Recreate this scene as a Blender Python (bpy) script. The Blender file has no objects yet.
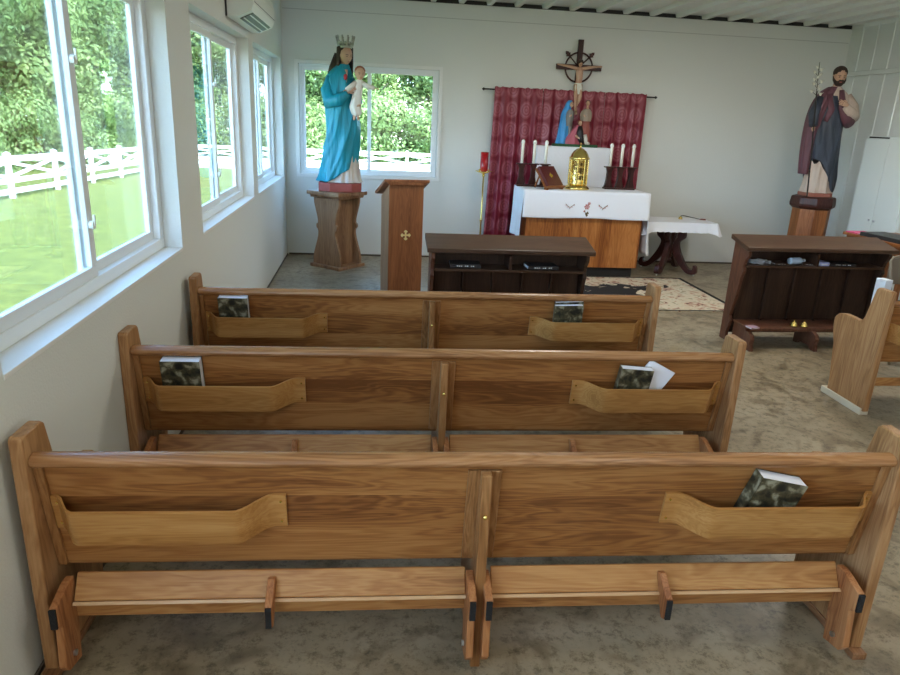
import bpy, bmesh, math, random
from mathutils import Vector, Matrix, noise
from math import sin, cos, pi, radians, sqrt, exp
random.seed(7)
S = bpy.context.scene
COL = S.collection
# ------------------------------------------------------------------ camera
yaw, pit, rol, FPX = .122, .310, .046, 688.5
fw = Vector((sin(yaw)*cos(pit), cos(yaw)*cos(pit), -sin(pit)))
rt = Vector((cos(yaw), -sin(yaw), 0)); up = rt.cross(fw)
rt2 = rt*cos(rol)+up*sin(rol); up2 = -rt*sin(rol)+up*cos(rol)
cam = bpy.data.objects.new('camera', bpy.data.cameras.new('camera')); COL.objects.link(cam)
m = Matrix((rt2, up2, -fw)).transposed().to_4x4(); m.translation = Vector((1.146, 0, 1.923)); cam.matrix_world = m
cam.data.sensor_width = 36; cam.data.lens = FPX*36/900; cam.data.clip_end = 400; cam.data.clip_start = .05
S.camera = cam
# ------------------------------------------------------------------ world, sun, exposure
W = bpy.data.worlds.new('world'); S.world = W; W.use_nodes = True
wn = W.node_tree.nodes; wl = W.node_tree.links
bg = wn['Background']; sky = wn.new('ShaderNodeTexSky'); sky.sky_type = 'HOSEK_WILKIE'; sky.turbidity = 4; sky.ground_albedo = .3
SUN = Vector((.45, -.42, .79)).normalized(); sky.sun_direction = SUN
wl.new(sky.outputs[0], bg.inputs[0]); bg.inputs[1].default_value = 24
sd = bpy.data.lights.new('sun', 'SUN'); sd.energy = 3.8; sd.angle = .02; sd.color = (1, .95, .84)
so = bpy.data.objects.new('sun', sd); COL.objects.link(so); so.rotation_euler = (-SUN).to_track_quat('-Z', 'Y').to_euler(); so.location = (12, -10, 20)
def area(name, loc, aim, sx, sy, e, col):
    d = bpy.data.lights.new(name, 'AREA'); d.shape = 'RECTANGLE'; d.size = sx; d.size_y = sy; d.energy = e; d.color = col
    o = bpy.data.objects.new(name, d); COL.objects.link(o); o.location = loc
    o.rotation_euler = (Vector(aim)-Vector(loc)).to_track_quat('-Z', 'Y').to_euler(); return o
# added fill lights behind the view, standing in for unseen window daylight
area('rear_fill_light', (3.8, -3.9, 1.8), (3.6, 6, 1.3), 5.4, 1.4, 14, (1, .95, .86))
area('side_fill_light', (.03, .5, 1.8), (4, 2.6, .9), 2.1, 1.4, 9, (.9, .96, 1))
area('side_fill_light', (.03, -2.2, 1.8), (4, 0, .9), 2.1, 1.4, 9, (.9, .96, 1))
# added ceiling fill lights that brighten the room, all above the frame
FILL_LAMPS = [(2.9, 6.0), (5.6, 6.0), (2.9, 1.2), (5.6, 1.2)]
for lx_, ly_ in FILL_LAMPS: area('ceiling_fill_light', (lx_, ly_, 3.27), (lx_, ly_, 0), .5, 1.2, 15 if ly_ > 3 else 7, (1, .95, .86))
VS = S.view_settings; VS.view_transform = 'Standard'; VS.look = 'None'; VS.gamma = 1; VS.exposure = 1.72; VS.use_curve_mapping = False
S.cycles.use_denoising = True; S.cycles.max_bounces = 10; S.cycles.diffuse_bounces = 6; S.cycles.transparent_max_bounces = 24
S.cycles.sample_clamp_indirect = 6

# ------------------------------------------------------------------ mesh builder
class MB:
    def __init__(s): s.v = []; s.f = []; s.fm = []; s.mi = 0
    def add(s, vs, fs, M=None):
        n = len(s.v)
        for p in vs: s.v.append(tuple(M @ Vector(p)) if M is not None else tuple(p))
        for f in fs: s.f.append([n+i for i in f]); s.fm.append(s.mi)
        return s
    def box(s, x0, x1, y0, y1, z0, z1, M=None):
        vs = [(x, y, z) for z in (z0, z1) for y in (y0, y1) for x in (x0, x1)]
        return s.add(vs, [(0,2,3,1),(4,5,7,6),(0,1,5,4),(2,6,7,3),(0,4,6,2),(1,3,7,5)], M)
    def prism(s, prof, a0, a1, axis='x', M=None):
        # prof in the two other axes, in order (y,z) for x, (x,z) for y, (x,y) for z
        def P(a, p):
            return (a, p[0], p[1]) if axis == 'x' else ((p[0], a, p[1]) if axis == 'y' else (p[0], p[1], a))
        n = len(prof); vs = [P(a0, p) for p in prof]+[P(a1, p) for p in prof]
        fs = [list(range(n))[::-1], [n+i for i in range(n)]]+[(i, (i+1) % n, n+(i+1) % n, n+i) for i in range(n)]
        return s.add(vs, fs, M)
    def loft(s, rings, cap=True, M=None, close=False):
        n = len(rings[0]); vs = [p for r in rings for p in r]; fs = []
        for k in range(len(rings)-1):
            for i in range(n):
                j = (i+1) % n; fs.append((k*n+i, k*n+j, (k+1)*n+j, (k+1)*n+i))
        if cap: fs.append(list(range(n))[::-1]); fs.append([(len(rings)-1)*n+i for i in range(n)])
        return s.add(vs, fs, M)
    def tube(s, pts, rad, n=10, cap=True, flat=1.0, M=None):
        pts = [Vector(p) for p in pts]; rad = rad if isinstance(rad, (list, tuple)) else [rad]*len(pts)
        rings = []; prev = None
        for i, p in enumerate(pts):
            t = (pts[min(i+1, len(pts)-1)]-pts[max(i-1, 0)]).normalized()
            if prev is None:
                a = Vector((0, 0, 1)) if abs(t.z) < .9 else Vector((0, 1, 0)); u = t.cross(a).normalized()
            else: u = (prev-t*prev.dot(t)).normalized()
            prev = u; w = t.cross(u)
            rings.append([tuple(p+(u*cos(2*pi*k/n)+w*sin(2*pi*k/n)*flat)*rad[i]) for k in range(n)])
        return s.loft(rings, cap, M)
    def lathe(s, prof, c=(0, 0, 0), n=24, M=None, a=0):
        return s.loft([[(c[0]+r*cos(2*pi*k/n+a), c[1]+r*sin(2*pi*k/n+a), c[2]+z) for k in range(n)] for r, z in prof], True, M)
    def ball(s, c, r, n=16, M=None):
        rx, ry, rz = r if isinstance(r, (tuple, list)) else (r, r, r); rings = []
        for i in range(n//2+1):
            t = -pi/2+pi*i/(n//2); q = max(cos(t), .02)
            rings.append([(c[0]+rx*q*cos(2*pi*k/n), c[1]+ry*q*sin(2*pi*k/n), c[2]+rz*sin(t)) for k in range(n)])
        return s.loft(rings, True, M)
    def build(s, name, mat, parent=None, smooth=False, bevel=0, loc=None, kind=None, seg=2):
        me = bpy.data.meshes.new(name); me.from_pydata(s.v, [], s.f)
        mats = mat if isinstance(mat, list) else [mat]
        for q in mats: me.materials.append(q)
        for p, mi in zip(me.polygons, s.fm): p.material_index = mi
        bm = bmesh.new(); bm.from_mesh(me); bmesh.ops.recalc_face_normals(bm, faces=bm.faces); bm.to_mesh(me); bm.free()
        if smooth:
            me.shade_smooth()
            if smooth == 'auto': me.set_sharp_from_angle(angle=radians(35))
        o = bpy.data.objects.new(name, me); COL.objects.link(o)
        if parent: o.parent = parent
        if loc: o.location = loc
        if bevel:
            b = o.modifiers.new('bevel', 'BEVEL'); b.width = bevel; b.segments = seg; b.limit_method = 'ANGLE'; b.angle_limit = radians(40)
        if smooth == 'auto' or (bevel and smooth):
            for e in me.edges: pass
        if kind: o['kind'] = kind
        return o
def box(*a, **k): return MB().box(*a, **k)
def tag(o, label, cat, group=None, kind=None):
    if label: o['label'] = label
    if cat: o['category'] = cat
    if group: o['group'] = group
    if kind: o['kind'] = kind
    return o
def thing(name, label, cat, loc=(0, 0, 0), rz=0, group=None):
    o = bpy.data.objects.new(name, None); COL.objects.link(o); o.empty_display_size = .1
    o.location = loc; o.rotation_euler = (0, 0, rz); return tag(o, label, cat, group)
def copy_tree(o, parent=None):
    c = o.copy(); COL.objects.link(c); c.parent = parent
    for ch in list(o.children): copy_tree(ch, c)
    return c
def RZ(a): return Matrix.Rotation(a, 4, 'Z')
def T(x, y, z): return Matrix.Translation((x, y, z))
def smooth_pts(pts, n):
    # catmull-rom through tuples of any length
    out = []; m = len(pts)
    for i in range(m-1):
        p0 = pts[max(i-1, 0)]; p1 = pts[i]; p2 = pts[i+1]; p3 = pts[min(i+2, m-1)]
        for k in range(n):
            t = k/n
            out.append(tuple(.5*((2*b)+(-a+c)*t+(2*a-5*b+4*c-d)*t*t+(-a+3*b-3*c+d)*t**3) for a, b, c, d in zip(p0, p1, p2, p3)))
    out.append(tuple(pts[-1])); return out

# ------------------------------------------------------------------ materials
def mat(name):
    M_ = bpy.data.materials.new(name); M_.use_nodes = True
    return M_, M_.node_tree.nodes, M_.node_tree.links, M_.node_tree.nodes['Principled BSDF']
def plain(name, c, rough=.5, metal=0, bump=0, bscale=60, var=.0, coat=0):
    M_, n, l, b = mat(name); b.inputs['Base Color'].default_value = (*c, 1); b.inputs['Roughness'].default_value = rough; b.inputs['Metallic'].default_value = metal
    if coat: b.inputs['Coat Weight'].default_value = coat
    tc = n.new('ShaderNodeTexCoord')
    nz = n.new('ShaderNodeTexNoise'); nz.inputs['Scale'].default_value = bscale; l.new(tc.outputs['Object'], nz.inputs['Vector'])
    if var:
        mx = n.new('ShaderNodeMix'); mx.data_type = 'RGBA'; mx.inputs[6].default_value = (*[x*(1-var) for x in c], 1); mx.inputs[7].default_value = (*[min(1, x*(1+var)) for x in c], 1)
        l.new(nz.outputs[0], mx.inputs[0]); l.new(mx.outputs[2], b.inputs['Base Color'])
    if bump:
        bp = n.new('ShaderNodeBump'); bp.inputs['Strength'].default_value = bump; bp.inputs['Distance'].default_value = .01
        l.new(nz.outputs[0], bp.inputs['Height']); l.new(bp.outputs[0], b.inputs['Normal'])
    return M_
def drape(M_, sx=16, sz=2.2, st=.8, dist=.03):
    n = M_.node_tree.nodes; l = M_.node_tree.links; tc = n.new('ShaderNodeTexCoord'); mp = n.new('ShaderNodeMapping'); mp.inputs['Scale'].default_value = (sx, sx, sz); mp.inputs['Rotation'].default_value = (0, .25, 0)
    nz = n.new('ShaderNodeTexNoise'); nz.inputs['Scale'].default_value = 1; nz.inputs['Detail'].default_value = 2; l.new(tc.outputs['Object'], mp.inputs[0]); l.new(mp.outputs[0], nz.inputs['Vector'])
    bp = n.new('ShaderNodeBump'); bp.inputs['Strength'].default_value = st; bp.inputs['Distance'].default_value = dist; l.new(nz.outputs[0], bp.inputs['Height']); l.new(bp.outputs[0], n['Principled BSDF'].inputs['Normal']); return M_
def ramp(n, stops):
    r = n.new('ShaderNodeValToRGB'); e = r.color_ramp.elements
    e[0].position = stops[0][0]; e[0].color = (*stops[0][1], 1); e[1].position = stops[-1][0]; e[1].color = (*stops[-1][1], 1)
    for p, c in stops[1:-1]: q = e.new(p); q.color = (*c, 1)
    return r
def wood(name, dark, mid, light, axis='x', rough=.35, board=0, bdir='z', scale=1.0):
    # grain runs along `axis`; boards of width `board` counted along bdir
    M_, n, l, b = mat(name); tc = n.new('ShaderNodeTexCoord')
    oi = n.new('ShaderNodeObjectInfo')
    ad = n.new('ShaderNodeVectorMath'); ad.operation = 'ADD'
    cmb = n.new('ShaderNodeCombineXYZ'); mu = n.new('ShaderNodeMath'); mu.operation = 'MULTIPLY'; mu.inputs[1].default_value = 13.7
    l.new(oi.outputs['Random'], mu.inputs[0])
    for i in range(3): l.new(mu.outputs[0], cmb.inputs[i])
    vec = tc.outputs['Object']; rnd = None
    if board:
        sp = n.new('ShaderNodeSeparateXYZ'); l.new(vec, sp.inputs[0])
        dv = n.new('ShaderNodeMath'); dv.operation = 'DIVIDE'; dv.inputs[1].default_value = board; l.new(sp.outputs['XYZ'.index(bdir.upper())], dv.inputs[0])
        fl = n.new('ShaderNodeMath'); fl.operation = 'FLOOR'; l.new(dv.outputs[0], fl.inputs[0])
        wn_ = n.new('ShaderNodeTexWhiteNoise'); wn_.noise_dimensions = '1D'; l.new(fl.outputs[0], wn_.inputs['W']); rnd = wn_.outputs['Value']
        sc = n.new('ShaderNodeVectorMath'); sc.operation = 'SCALE'; sc.inputs['Scale'].default_value = 9; l.new(wn_.outputs['Color'], sc.inputs[0])
        a2 = n.new('ShaderNodeVectorMath'); a2.operation = 'ADD'; l.new(vec, a2.inputs[0]); l.new(sc.outputs[0], a2.inputs[1]); vec = a2.outputs[0]
    l.new(vec, ad.inputs[0]); l.new(cmb.outputs[0], ad.inputs[1])
    def mp(sl, sc_):
        q = n.new('ShaderNodeMapping'); s_ = [sc_*scale]*3; s_['xyz'.index(axis)] = sl*scale; q.inputs['Scale'].default_value = s_
        l.new(ad.outputs[0], q.inputs[0]); return q.outputs[0]
    n1 = n.new('ShaderNodeTexNoise'); n1.inputs['Scale'].default_value = 1; n1.inputs['Detail'].default_value = 4; n1.inputs['Distortion'].default_value = .6
    l.new(mp(.8, 8), n1.inputs['Vector'])
    # cathedral rings: sine of the low noise
    sn = n.new('ShaderNodeMath'); sn.operation = 'MULTIPLY'; sn.inputs[1].default_value = 95; l.new(n1.outputs[0], sn.inputs[0])
    s2 = n.new('ShaderNodeMath'); s2.operation = 'SINE'; l.new(sn.outputs[0], s2.inputs[0])
    n2 = n.new('ShaderNodeTexNoise'); n2.inputs['Scale'].default_value = 1; n2.inputs['Detail'].default_value = 3; l.new(mp(5, 160), n2.inputs['Vector'])
    m1 = n.new('ShaderNodeMath'); m1.operation = 'MULTIPLY_ADD'; m1.inputs[1].default_value = .10; l.new(s2.outputs[0], m1.inputs[0]); l.new(n1.outputs[0], m1.inputs[2])
    m2 = n.new('ShaderNodeMath'); m2.operation = 'MULTIPLY_ADD'; m2.inputs[1].default_value = .45; l.new(n2.outputs[0], m2.inputs[0]); l.new(m1.outputs[0], m2.inputs[2])
    last = m2.outputs[0]
    if board:
        m3 = n.new('ShaderNodeMath'); m3.operation = 'MULTIPLY_ADD'; m3.inputs[1].default_value = .26; l.new(rnd, m3.inputs[0]); l.new(last, m3.inputs[2])
        m4 = n.new('ShaderNodeMath'); m4.operation = 'SUBTRACT'; m4.inputs[1].default_value = .13; l.new(m3.outputs[0], m4.inputs[0]); last = m4.outputs[0]
    rp = ramp(n, [(.45, dark), (.7, mid), (.98, light)]); l.new(last, rp.inputs[0]); l.new(rp.outputs[0], b.inputs['Base Color'])
    b.inputs['Roughness'].default_value = rough; b.inputs['Specular IOR Level'].default_value = .3
    bp = n.new('ShaderNodeBump'); bp.inputs['Strength'].default_value = .12; bp.inputs['Distance'].default_value = .004; l.new(n2.outputs[0], bp.inputs['Height']); l.new(bp.outputs[0], b.inputs['Normal'])
    return M_
OD, OM, OL = (.15, .052, .014), (.285, .115, .032), (.4, .185, .06)
oak_x = wood('oak_boards', OD, OM, OL, 'x', board=.135)
oak_rail = wood('oak_rail', (.17, .07, .025), (.30, .135, .05), (.40, .2, .085), 'x', rough=.25)
oak_y = wood('oak_end', (.22, .10, .038), (.35, .175, .072), (.47, .26, .12), 'z', rough=.4)
oak_z = wood('oak_upright', (.16, .065, .02), (.28, .125, .042), (.38, .19, .075), 'z')
oak_seat = wood('oak_underside', (.22, .085, .024), (.36, .16, .05), (.46, .24, .085), 'x', rough=.45)
oak_brk = wood('oak_bracket', (.21, .07, .024), (.35, .14, .05), (.44, .2, .08), 'z', rough=.45)
ply = wood('bent_plywood', (.29, .125, .032), (.39, .18, .05), (.46, .235, .075), 'x', rough=.35)
red_oak = wood('altar_wood', (.2, .06, .016), (.37, .13, .034), (.5, .2, .06), 'z', board=.19, bdir='x', rough=.3)
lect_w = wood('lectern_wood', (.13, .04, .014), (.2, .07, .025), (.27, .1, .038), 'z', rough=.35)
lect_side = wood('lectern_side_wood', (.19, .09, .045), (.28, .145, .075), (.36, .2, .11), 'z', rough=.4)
ped_w = wood('pedestal_wood', (.17, .085, .045), (.27, .15, .08), (.36, .21, .115), 'z', rough=.45)
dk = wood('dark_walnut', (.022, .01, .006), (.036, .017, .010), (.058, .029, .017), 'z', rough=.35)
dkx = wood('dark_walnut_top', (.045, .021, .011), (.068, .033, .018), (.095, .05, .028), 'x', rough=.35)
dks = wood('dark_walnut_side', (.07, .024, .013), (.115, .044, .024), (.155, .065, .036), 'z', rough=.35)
mahog = wood('dark_mahogany', (.02, .006, .005), (.045, .013, .01), (.075, .022, .015), 'z', rough=.35)
cherry = wood('cherry_pedestal', (.15, .045, .012), (.25, .085, .025), (.34, .13, .045), 'z', rough=.35)
white_vinyl = plain('white_vinyl', (.82, .85, .86), .35)
wall_white = plain('painted_drywall', (.72, .73, .69), .6, bump=.15, bscale=90)
trim_white = plain('white_trim_paint', (.8, .8, .77), .45)
brass = plain('polished_brass', (.82, .62, .2), .22, 1)
gold = plain('embossed_gold', (.9, .72, .26), .2, 1, bump=1.0, bscale=28)
dark_metal = plain('black_iron', (.015, .013, .012), .5, .3)
rubber = plain('black_rubber', (.008, .008, .009), .8, bump=.4, bscale=120)
white_cloth = plain('white_linen', (.84, .85, .9), .85, bump=.25, bscale=30)
wax = plain('ivory_wax', (.9, .86, .74), .4)
black_pl = plain('black_plastic', (.012, .012, .014), .4)
white_pl = plain('white_plastic', (.78, .8, .74), .35)
paper = plain('white_paper', (.82, .84, .9), .7)
steel = plain('zinc_bolt', (.6, .62, .65), .3, 1)
skin = plain('painted_skin', (.55, .33, .22), .45, var=.06)
skin_light = plain('painted_pale_skin', (.56, .35, .24), .45, var=.05)
hair_dark = plain('painted_dark_hair', (.035, .02, .014), .55, bump=.8, bscale=40)
hair_red = plain('painted_auburn_hair', (.28, .07, .025), .55, bump=.6, bscale=60)
def glass(name, tint=(1, 1, 1), refl=.06):
    M_ = bpy.data.materials.new(name); M_.use_nodes = True; n = M_.node_tree.nodes; l = M_.node_tree.links; n.clear()
    o = n.new('ShaderNodeOutputMaterial'); t = n.new('ShaderNodeBsdfTransparent'); t.inputs[0].default_value = (*tint, 1)
    g = n.new('ShaderNodeBsdfGlossy'); g.inputs['Roughness'].default_value = .02; mx = n.new('ShaderNodeMixShader')
    fr = n.new('ShaderNodeFresnel'); fr.inputs[0].default_value = 1.45
    mm = n.new('ShaderNodeMath'); mm.operation = 'MULTIPLY'; mm.inputs[1].default_value = .5; l.new(fr.outputs[0], mm.inputs[0])
    l.new(mm.outputs[0], mx.inputs[0]); l.new(t.outputs[0], mx.inputs[1]); l.new(g.outputs[0], mx.inputs[2]); l.new(mx.outputs[0], o.inputs[0]); return M_
win_glass = glass('window_glass', (.93, .97, .96))
def concrete():
    M_, n, l, b = mat('sealed_concrete'); tc = n.new('ShaderNodeTexCoord')
    n1 = n.new('ShaderNodeTexNoise'); n1.inputs['Scale'].default_value = .9; n1.inputs['Detail'].default_value = 8; n1.inputs['Roughness'].default_value = .62
    n2 = n.new('ShaderNodeTexNoise'); n2.inputs['Scale'].default_value = 16; n2.inputs['Detail'].default_value = 10; n2.inputs['Roughness'].default_value = .82
    n3 = n.new('ShaderNodeTexNoise'); n3.inputs['Scale'].default_value = 2.6; n3.inputs['Detail'].default_value = 6; n3.inputs['Distortion'].default_value = 2
    for q in (n1, n2, n3): l.new(tc.outputs['Object'], q.inputs['Vector'])
    r1 = ramp(n, [(.3, (.2, .15, .09)), (.5, (.31, .25, .165)), (.7, (.4, .335, .235))]); l.new(n1.outputs[0], r1.inputs[0])
    r2 = ramp(n, [(.40, (.28, .26, .2)), (.47, (.8, .78, .74)), (.52, (1, 1, 1))]); l.new(n2.outputs[0], r2.inputs[0])
    r3 = ramp(n, [(.36, (.5, .46, .4)), (.5, (1, 1, 1))]); l.new(n3.outputs[0], r3.inputs[0])
    mx = n.new('ShaderNodeMix'); mx.data_type = 'RGBA'; mx.blend_type = 'MULTIPLY'; mx.inputs[0].default_value = .75; l.new(r1.outputs[0], mx.inputs[6]); l.new(r2.outputs[0], mx.inputs[7])
    my = n.new('ShaderNodeMix'); my.data_type = 'RGBA'; my.blend_type = 'MULTIPLY'; my.inputs[0].default_value = .8; l.new(mx.outputs[2], my.inputs[6]); l.new(r3.outputs[0], my.inputs[7])
    l.new(my.outputs[2], b.inputs['Base Color']); b.inputs['Roughness'].default_value = .42
    bp = n.new('ShaderNodeBump'); bp.inputs['Strength'].default_value = .1; l.new(n2.outputs[0], bp.inputs['Height']); l.new(bp.outputs[0], b.inputs['Normal'])
    return M_
def curtain_mat():
    M_, n, l, b = mat('patterned_curtain'); tc = n.new('ShaderNodeTexCoord')
    mp = n.new('ShaderNodeMapping'); mp.inputs['Scale'].default_value = (1, 0, .82); mp.inputs['Rotation'].default_value = (0, 0, 0); l.new(tc.outputs['UV'], mp.inputs[0])
    mp.inputs['Scale'].default_value = (4.6, 3.9, 1)
    vo = n.new('ShaderNodeTexVoronoi'); vo.voronoi_dimensions = '2D'; vo.inputs['Scale'].default_value = 1; vo.inputs['Randomness'].default_value = .0; l.new(mp.outputs[0], vo.inputs['Vector'])
    mu = n.new('ShaderNodeMath'); mu.operation = 'MULTIPLY'; mu.inputs[1].default_value = 42; l.new(vo.outputs['Distance'], mu.inputs[0])
    si = n.new('ShaderNodeMath'); si.operation = 'SINE'; l.new(mu.outputs[0], si.inputs[0])
    ls = n.new('ShaderNodeMath'); ls.operation = 'LESS_THAN'; ls.inputs[1].default_value = .44; l.new(vo.outputs['Distance'], ls.inputs[0])
    nz = n.new('ShaderNodeTexNoise'); nz.inputs['Scale'].default_value = 60; l.new(tc.outputs['UV'], nz.inputs['Vector'])
    ma = n.new('ShaderNodeMath'); ma.operation = 'MULTIPLY_ADD'; ma.inputs[1].default_value = .25; ma.inputs[2].default_value = .55; l.new(si.outputs[0], ma.inputs[0])
    mm = n.new('ShaderNodeMath'); mm.operation = 'MULTIPLY'; l.new(ma.outputs[0], mm.inputs[0]); l.new(ls.outputs[0], mm.inputs[1])
    m3 = n.new('ShaderNodeMath'); m3.operation = 'MULTIPLY_ADD'; m3.inputs[1].default_value = .5; l.new(nz.outputs[0], m3.inputs[0]); m3.inputs[2].default_value = .0
    m4 = n.new('ShaderNodeMath'); m4.operation = 'MULTIPLY'; l.new(mm.outputs[0], m4.inputs[0])
    m5 = n.new('ShaderNodeMath'); m5.operation = 'ADD'; m5.inputs[1].default_value = .72; l.new(m3.outputs[0], m5.inputs[0]); l.new(m5.outputs[0], m4.inputs[1])
    mx = n.new('ShaderNodeMix'); mx.data_type = 'RGBA'; mx.inputs[6].default_value = (.2, .008, .025, 1); mx.inputs[7].default_value = (.42, .13, .16, 1); l.new(m4.outputs[0], mx.inputs[0])
    l.new(mx.outputs[2], b.inputs['Base Color']); b.inputs['Roughness'].default_value = .45; b.inputs['Sheen Weight'].default_value = 0
    return M_
def rug_mat():
    M_, n, l, b = mat('woven_floral_rug'); tc = n.new('ShaderNodeTexCoord')
    n1 = n.new('ShaderNodeTexNoise'); n1.inputs['Scale'].default_value = 3.4; n1.inputs['Detail'].default_value = 5; n1.inputs['Distortion'].default_value = 1.2
    n2 = n.new('ShaderNodeTexNoise'); n2.inputs['Scale'].default_value = 8; n2.inputs['Detail'].default_value = 3; n2.inputs['Distortion'].default_value = 1.2
    for q in (n1, n2): l.new(tc.outputs['Object'], q.inputs['Vector'])
    r2 = ramp(n, [(.32, (.08, .05, .035)), (.37, (.4, .2, .15)), (.47, (.6, .5, .36)), (.6, (.62, .55, .42)), (.66, (.36, .3, .2))]); l.new(n2.outputs[0], r2.inputs[0])
    # dark floral centre
    mp = n.new('ShaderNodeMapping'); mp.inputs['Scale'].default_value = (.85, 1.9, 0); l.new(tc.outputs['Object'], mp.inputs[0])
    ln = n.new('ShaderNodeVectorMath'); ln.operation = 'LENGTH'; l.new(mp.outputs[0], ln.inputs[0])
    ad = n.new('ShaderNodeMath'); ad.operation = 'MULTIPLY_ADD'; ad.inputs[1].default_value = 2.9; l.new(n1.outputs[0], ad.inputs[0]); l.new(ln.outputs['Value'], ad.inputs[2])
    lt = n.new('ShaderNodeMath'); lt.operation = 'LESS_THAN'; lt.inputs[1].default_value = 2.02; l.new(ad.outputs[0], lt.inputs[0])
    mx = n.new('ShaderNodeMix'); mx.data_type = 'RGBA'; l.new(lt.outputs[0], mx.inputs[0]); l.new(r2.outputs[0], mx.inputs[6]); mx.inputs[7].default_value = (.012, .01, .01, 1)
    l.new(mx.outputs[2], b.inputs['Base Color']); b.inputs['Roughness'].default_value = .95
    return M_
def cover_mat(name, a, b_, c):
    M_, n, l, b = mat(name); tc = n.new('ShaderNodeTexCoord'); n1 = n.new('ShaderNodeTexNoise'); n1.inputs['Scale'].default_value = 26; n1.inputs['Detail'].default_value = 8; n1.inputs['Distortion'].default_value = .3
    l.new(tc.outputs['Object'], n1.inputs['Vector']); r = ramp(n, [(.38, a), (.52, b_), (.66, c)]); l.new(n1.outputs[0], r.inputs[0]); l.new(r.outputs[0], b.inputs['Base Color']); b.inputs['Roughness'].default_value = .3; return M_
book_cover = cover_mat('printed_cover', (.01, .011, .009), (.07, .06, .03), (.28, .26, .18))
def grass_mat(name, a, b_, s):
    M_, n, l, b = mat(name); tc = n.new('ShaderNodeTexCoord'); n1 = n.new('ShaderNodeTexNoise'); n1.inputs['Scale'].default_value = s; n1.inputs['Detail'].default_value = 8; n1.inputs['Roughness'].default_value = .7
    l.new(tc.outputs['Object'], n1.inputs['Vector']); r = ramp(n, [(.35, a), (.65, b_)]); l.new(n1.outputs[0], r.inputs[0]); l.new(r.outputs[0], b.inputs['Base Color']); b.inputs['Roughness'].default_value = .9
    return M_
def leaf_mat(name, a, b_):
    M_, n, l, b = mat(name); tc = n.new('ShaderNodeTexCoord'); n1 = n.new('ShaderNodeTexNoise'); n1.inputs['Scale'].default_value = .9; n1.inputs['Detail'].default_value = 5
    l.new(tc.outputs['Object'], n1.inputs['Vector']); r = ramp(n, [(.3, a), (.7, b_)]); l.new(n1.outputs[0], r.inputs[0]); l.new(r.outputs[0], b.inputs['Base Color']); b.inputs['Roughness'].default_value = .55
    tr = n.new('ShaderNodeBsdfTranslucent'); l.new(r.outputs[0], tr.inputs[0]); ms = n.new('ShaderNodeMixShader'); ms.inputs[0].default_value = .35
    l.new(b.outputs[0], ms.inputs[1]); l.new(tr.outputs[0], ms.inputs[2]); l.new(ms.outputs[0], n['Material Output'].inputs[0]); return M_

# ------------------------------------------------------------------ room shell
D, XW, H, YR = 9.695, 7.73, 3.36, -4.0
floor_m = concrete()
def struct(name, mb, m_, parent=None, **k):
    o = mb.build(name, m_, parent, **k)
    if not parent: o['kind'] = 'structure'
    return o
struct('floor', box(-.02, XW+.02, YR, D+.02, -.3, 0), floor_m)
def wall_left():
    mb = MB(); x0, x1 = -.2, 0; z0, z1 = 1.068, 2.534
    ops = [(-3.3, -1.1), (-.6, 1.6), (2.163, 4.347), (4.9, 7.085), (7.353, 9.474)]
    mb.box(x0, x1, YR, D, 0, z0); mb.box(x0, x1, YR, D, z1, H+.1)
    ys = [YR]+[a for o in ops for a in o]+[D]
    for i in range(0, len(ys), 2): mb.box(x0, x1, ys[i], ys[i+1], z0, z1)
    return mb, ops
wl_mb, OPS = wall_left()
struct('wall_left', wl_mb, wall_white)
# lower/upper board joint of the back wall is a shallow seam
mb = MB(); bx0, bx1, bz0, bz1 = .2, 2.03, 1.11, 2.5
mb.box(-.2, bx0, D, D+.2, 0, H+.1); mb.box(bx1, XW+.1, D, D+.2, 0, H+.1); mb.box(bx0, bx1, D, D+.2, 0, bz0); mb.box(bx0, bx1, D, D+.2, bz1, H+.1)
struct('wall_back', mb, wall_white)
struct('trim_1', box(.02, XW-.02, D-.004, D, 3.13, 3.138), plain('seam_paint', (.5, .5, .47), .7))
# right wall: ribbed steel liner
steel_w = plain('painted_steel_liner', (.7, .72, .7), .4, .1, var=.08, bscale=3)
mb = MB(); prof = []
y = YR
while y < D:
    prof += [(XW, y), (XW, y+.235), (XW-.01, y+.245), (XW-.01, y+.275), (XW, y+.285)]; y += .3
prof = [p for p in prof if p[1] < D]+[(XW, D)]
mb.prism(prof+[(XW+.12, D), (XW+.12, YR)], 0, H+.1, 'z')
struct('wall_right', mb, steel_w)
struct('trim_2', box(XW-.075, XW-.019, YR, D-.005, 2.69, 2.75), steel_w, bevel=.005)
struct('wall_rear', box(-.2, XW+.1, YR-.2, YR, 0, H+.1), wall_white)
# ceiling: ribbed steel running the length of the room
ceil_m = plain('painted_steel_ceiling', (.74, .76, .74), .35, .1)
prof = []; x = -.2
while x < XW+.1:
    prof += [(x, H), (x+.25, H), (x+.265, H-.045), (x+.325, H-.045), (x+.34, H)]; x += .365
mb = MB(); mb.prism(prof+[(XW+.3, H), (XW+.3, H+.12), (-.2, H+.12)], YR-.2, D+.2, 'y')
struct('ceiling', mb, ceil_m)
struct('trim_3', box(.02, XW-.02, D-.012, D-.002, H-.05, H-.003), plain('dark_gap_strip', (.03, .03, .03), .9))  # near-black strip drawn for the dark gaps between ceiling ribs and wall
base_m = plain('dark_sill_plate', (.09, .07, .05), .8)
struct('baseboard_back', box(.02, XW-.03, D-.012, D, 0.001, .022), base_m)
struct('baseboard_left', box(0, .01, 1.0, D-.02, 0.001, .018), base_m)

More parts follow.
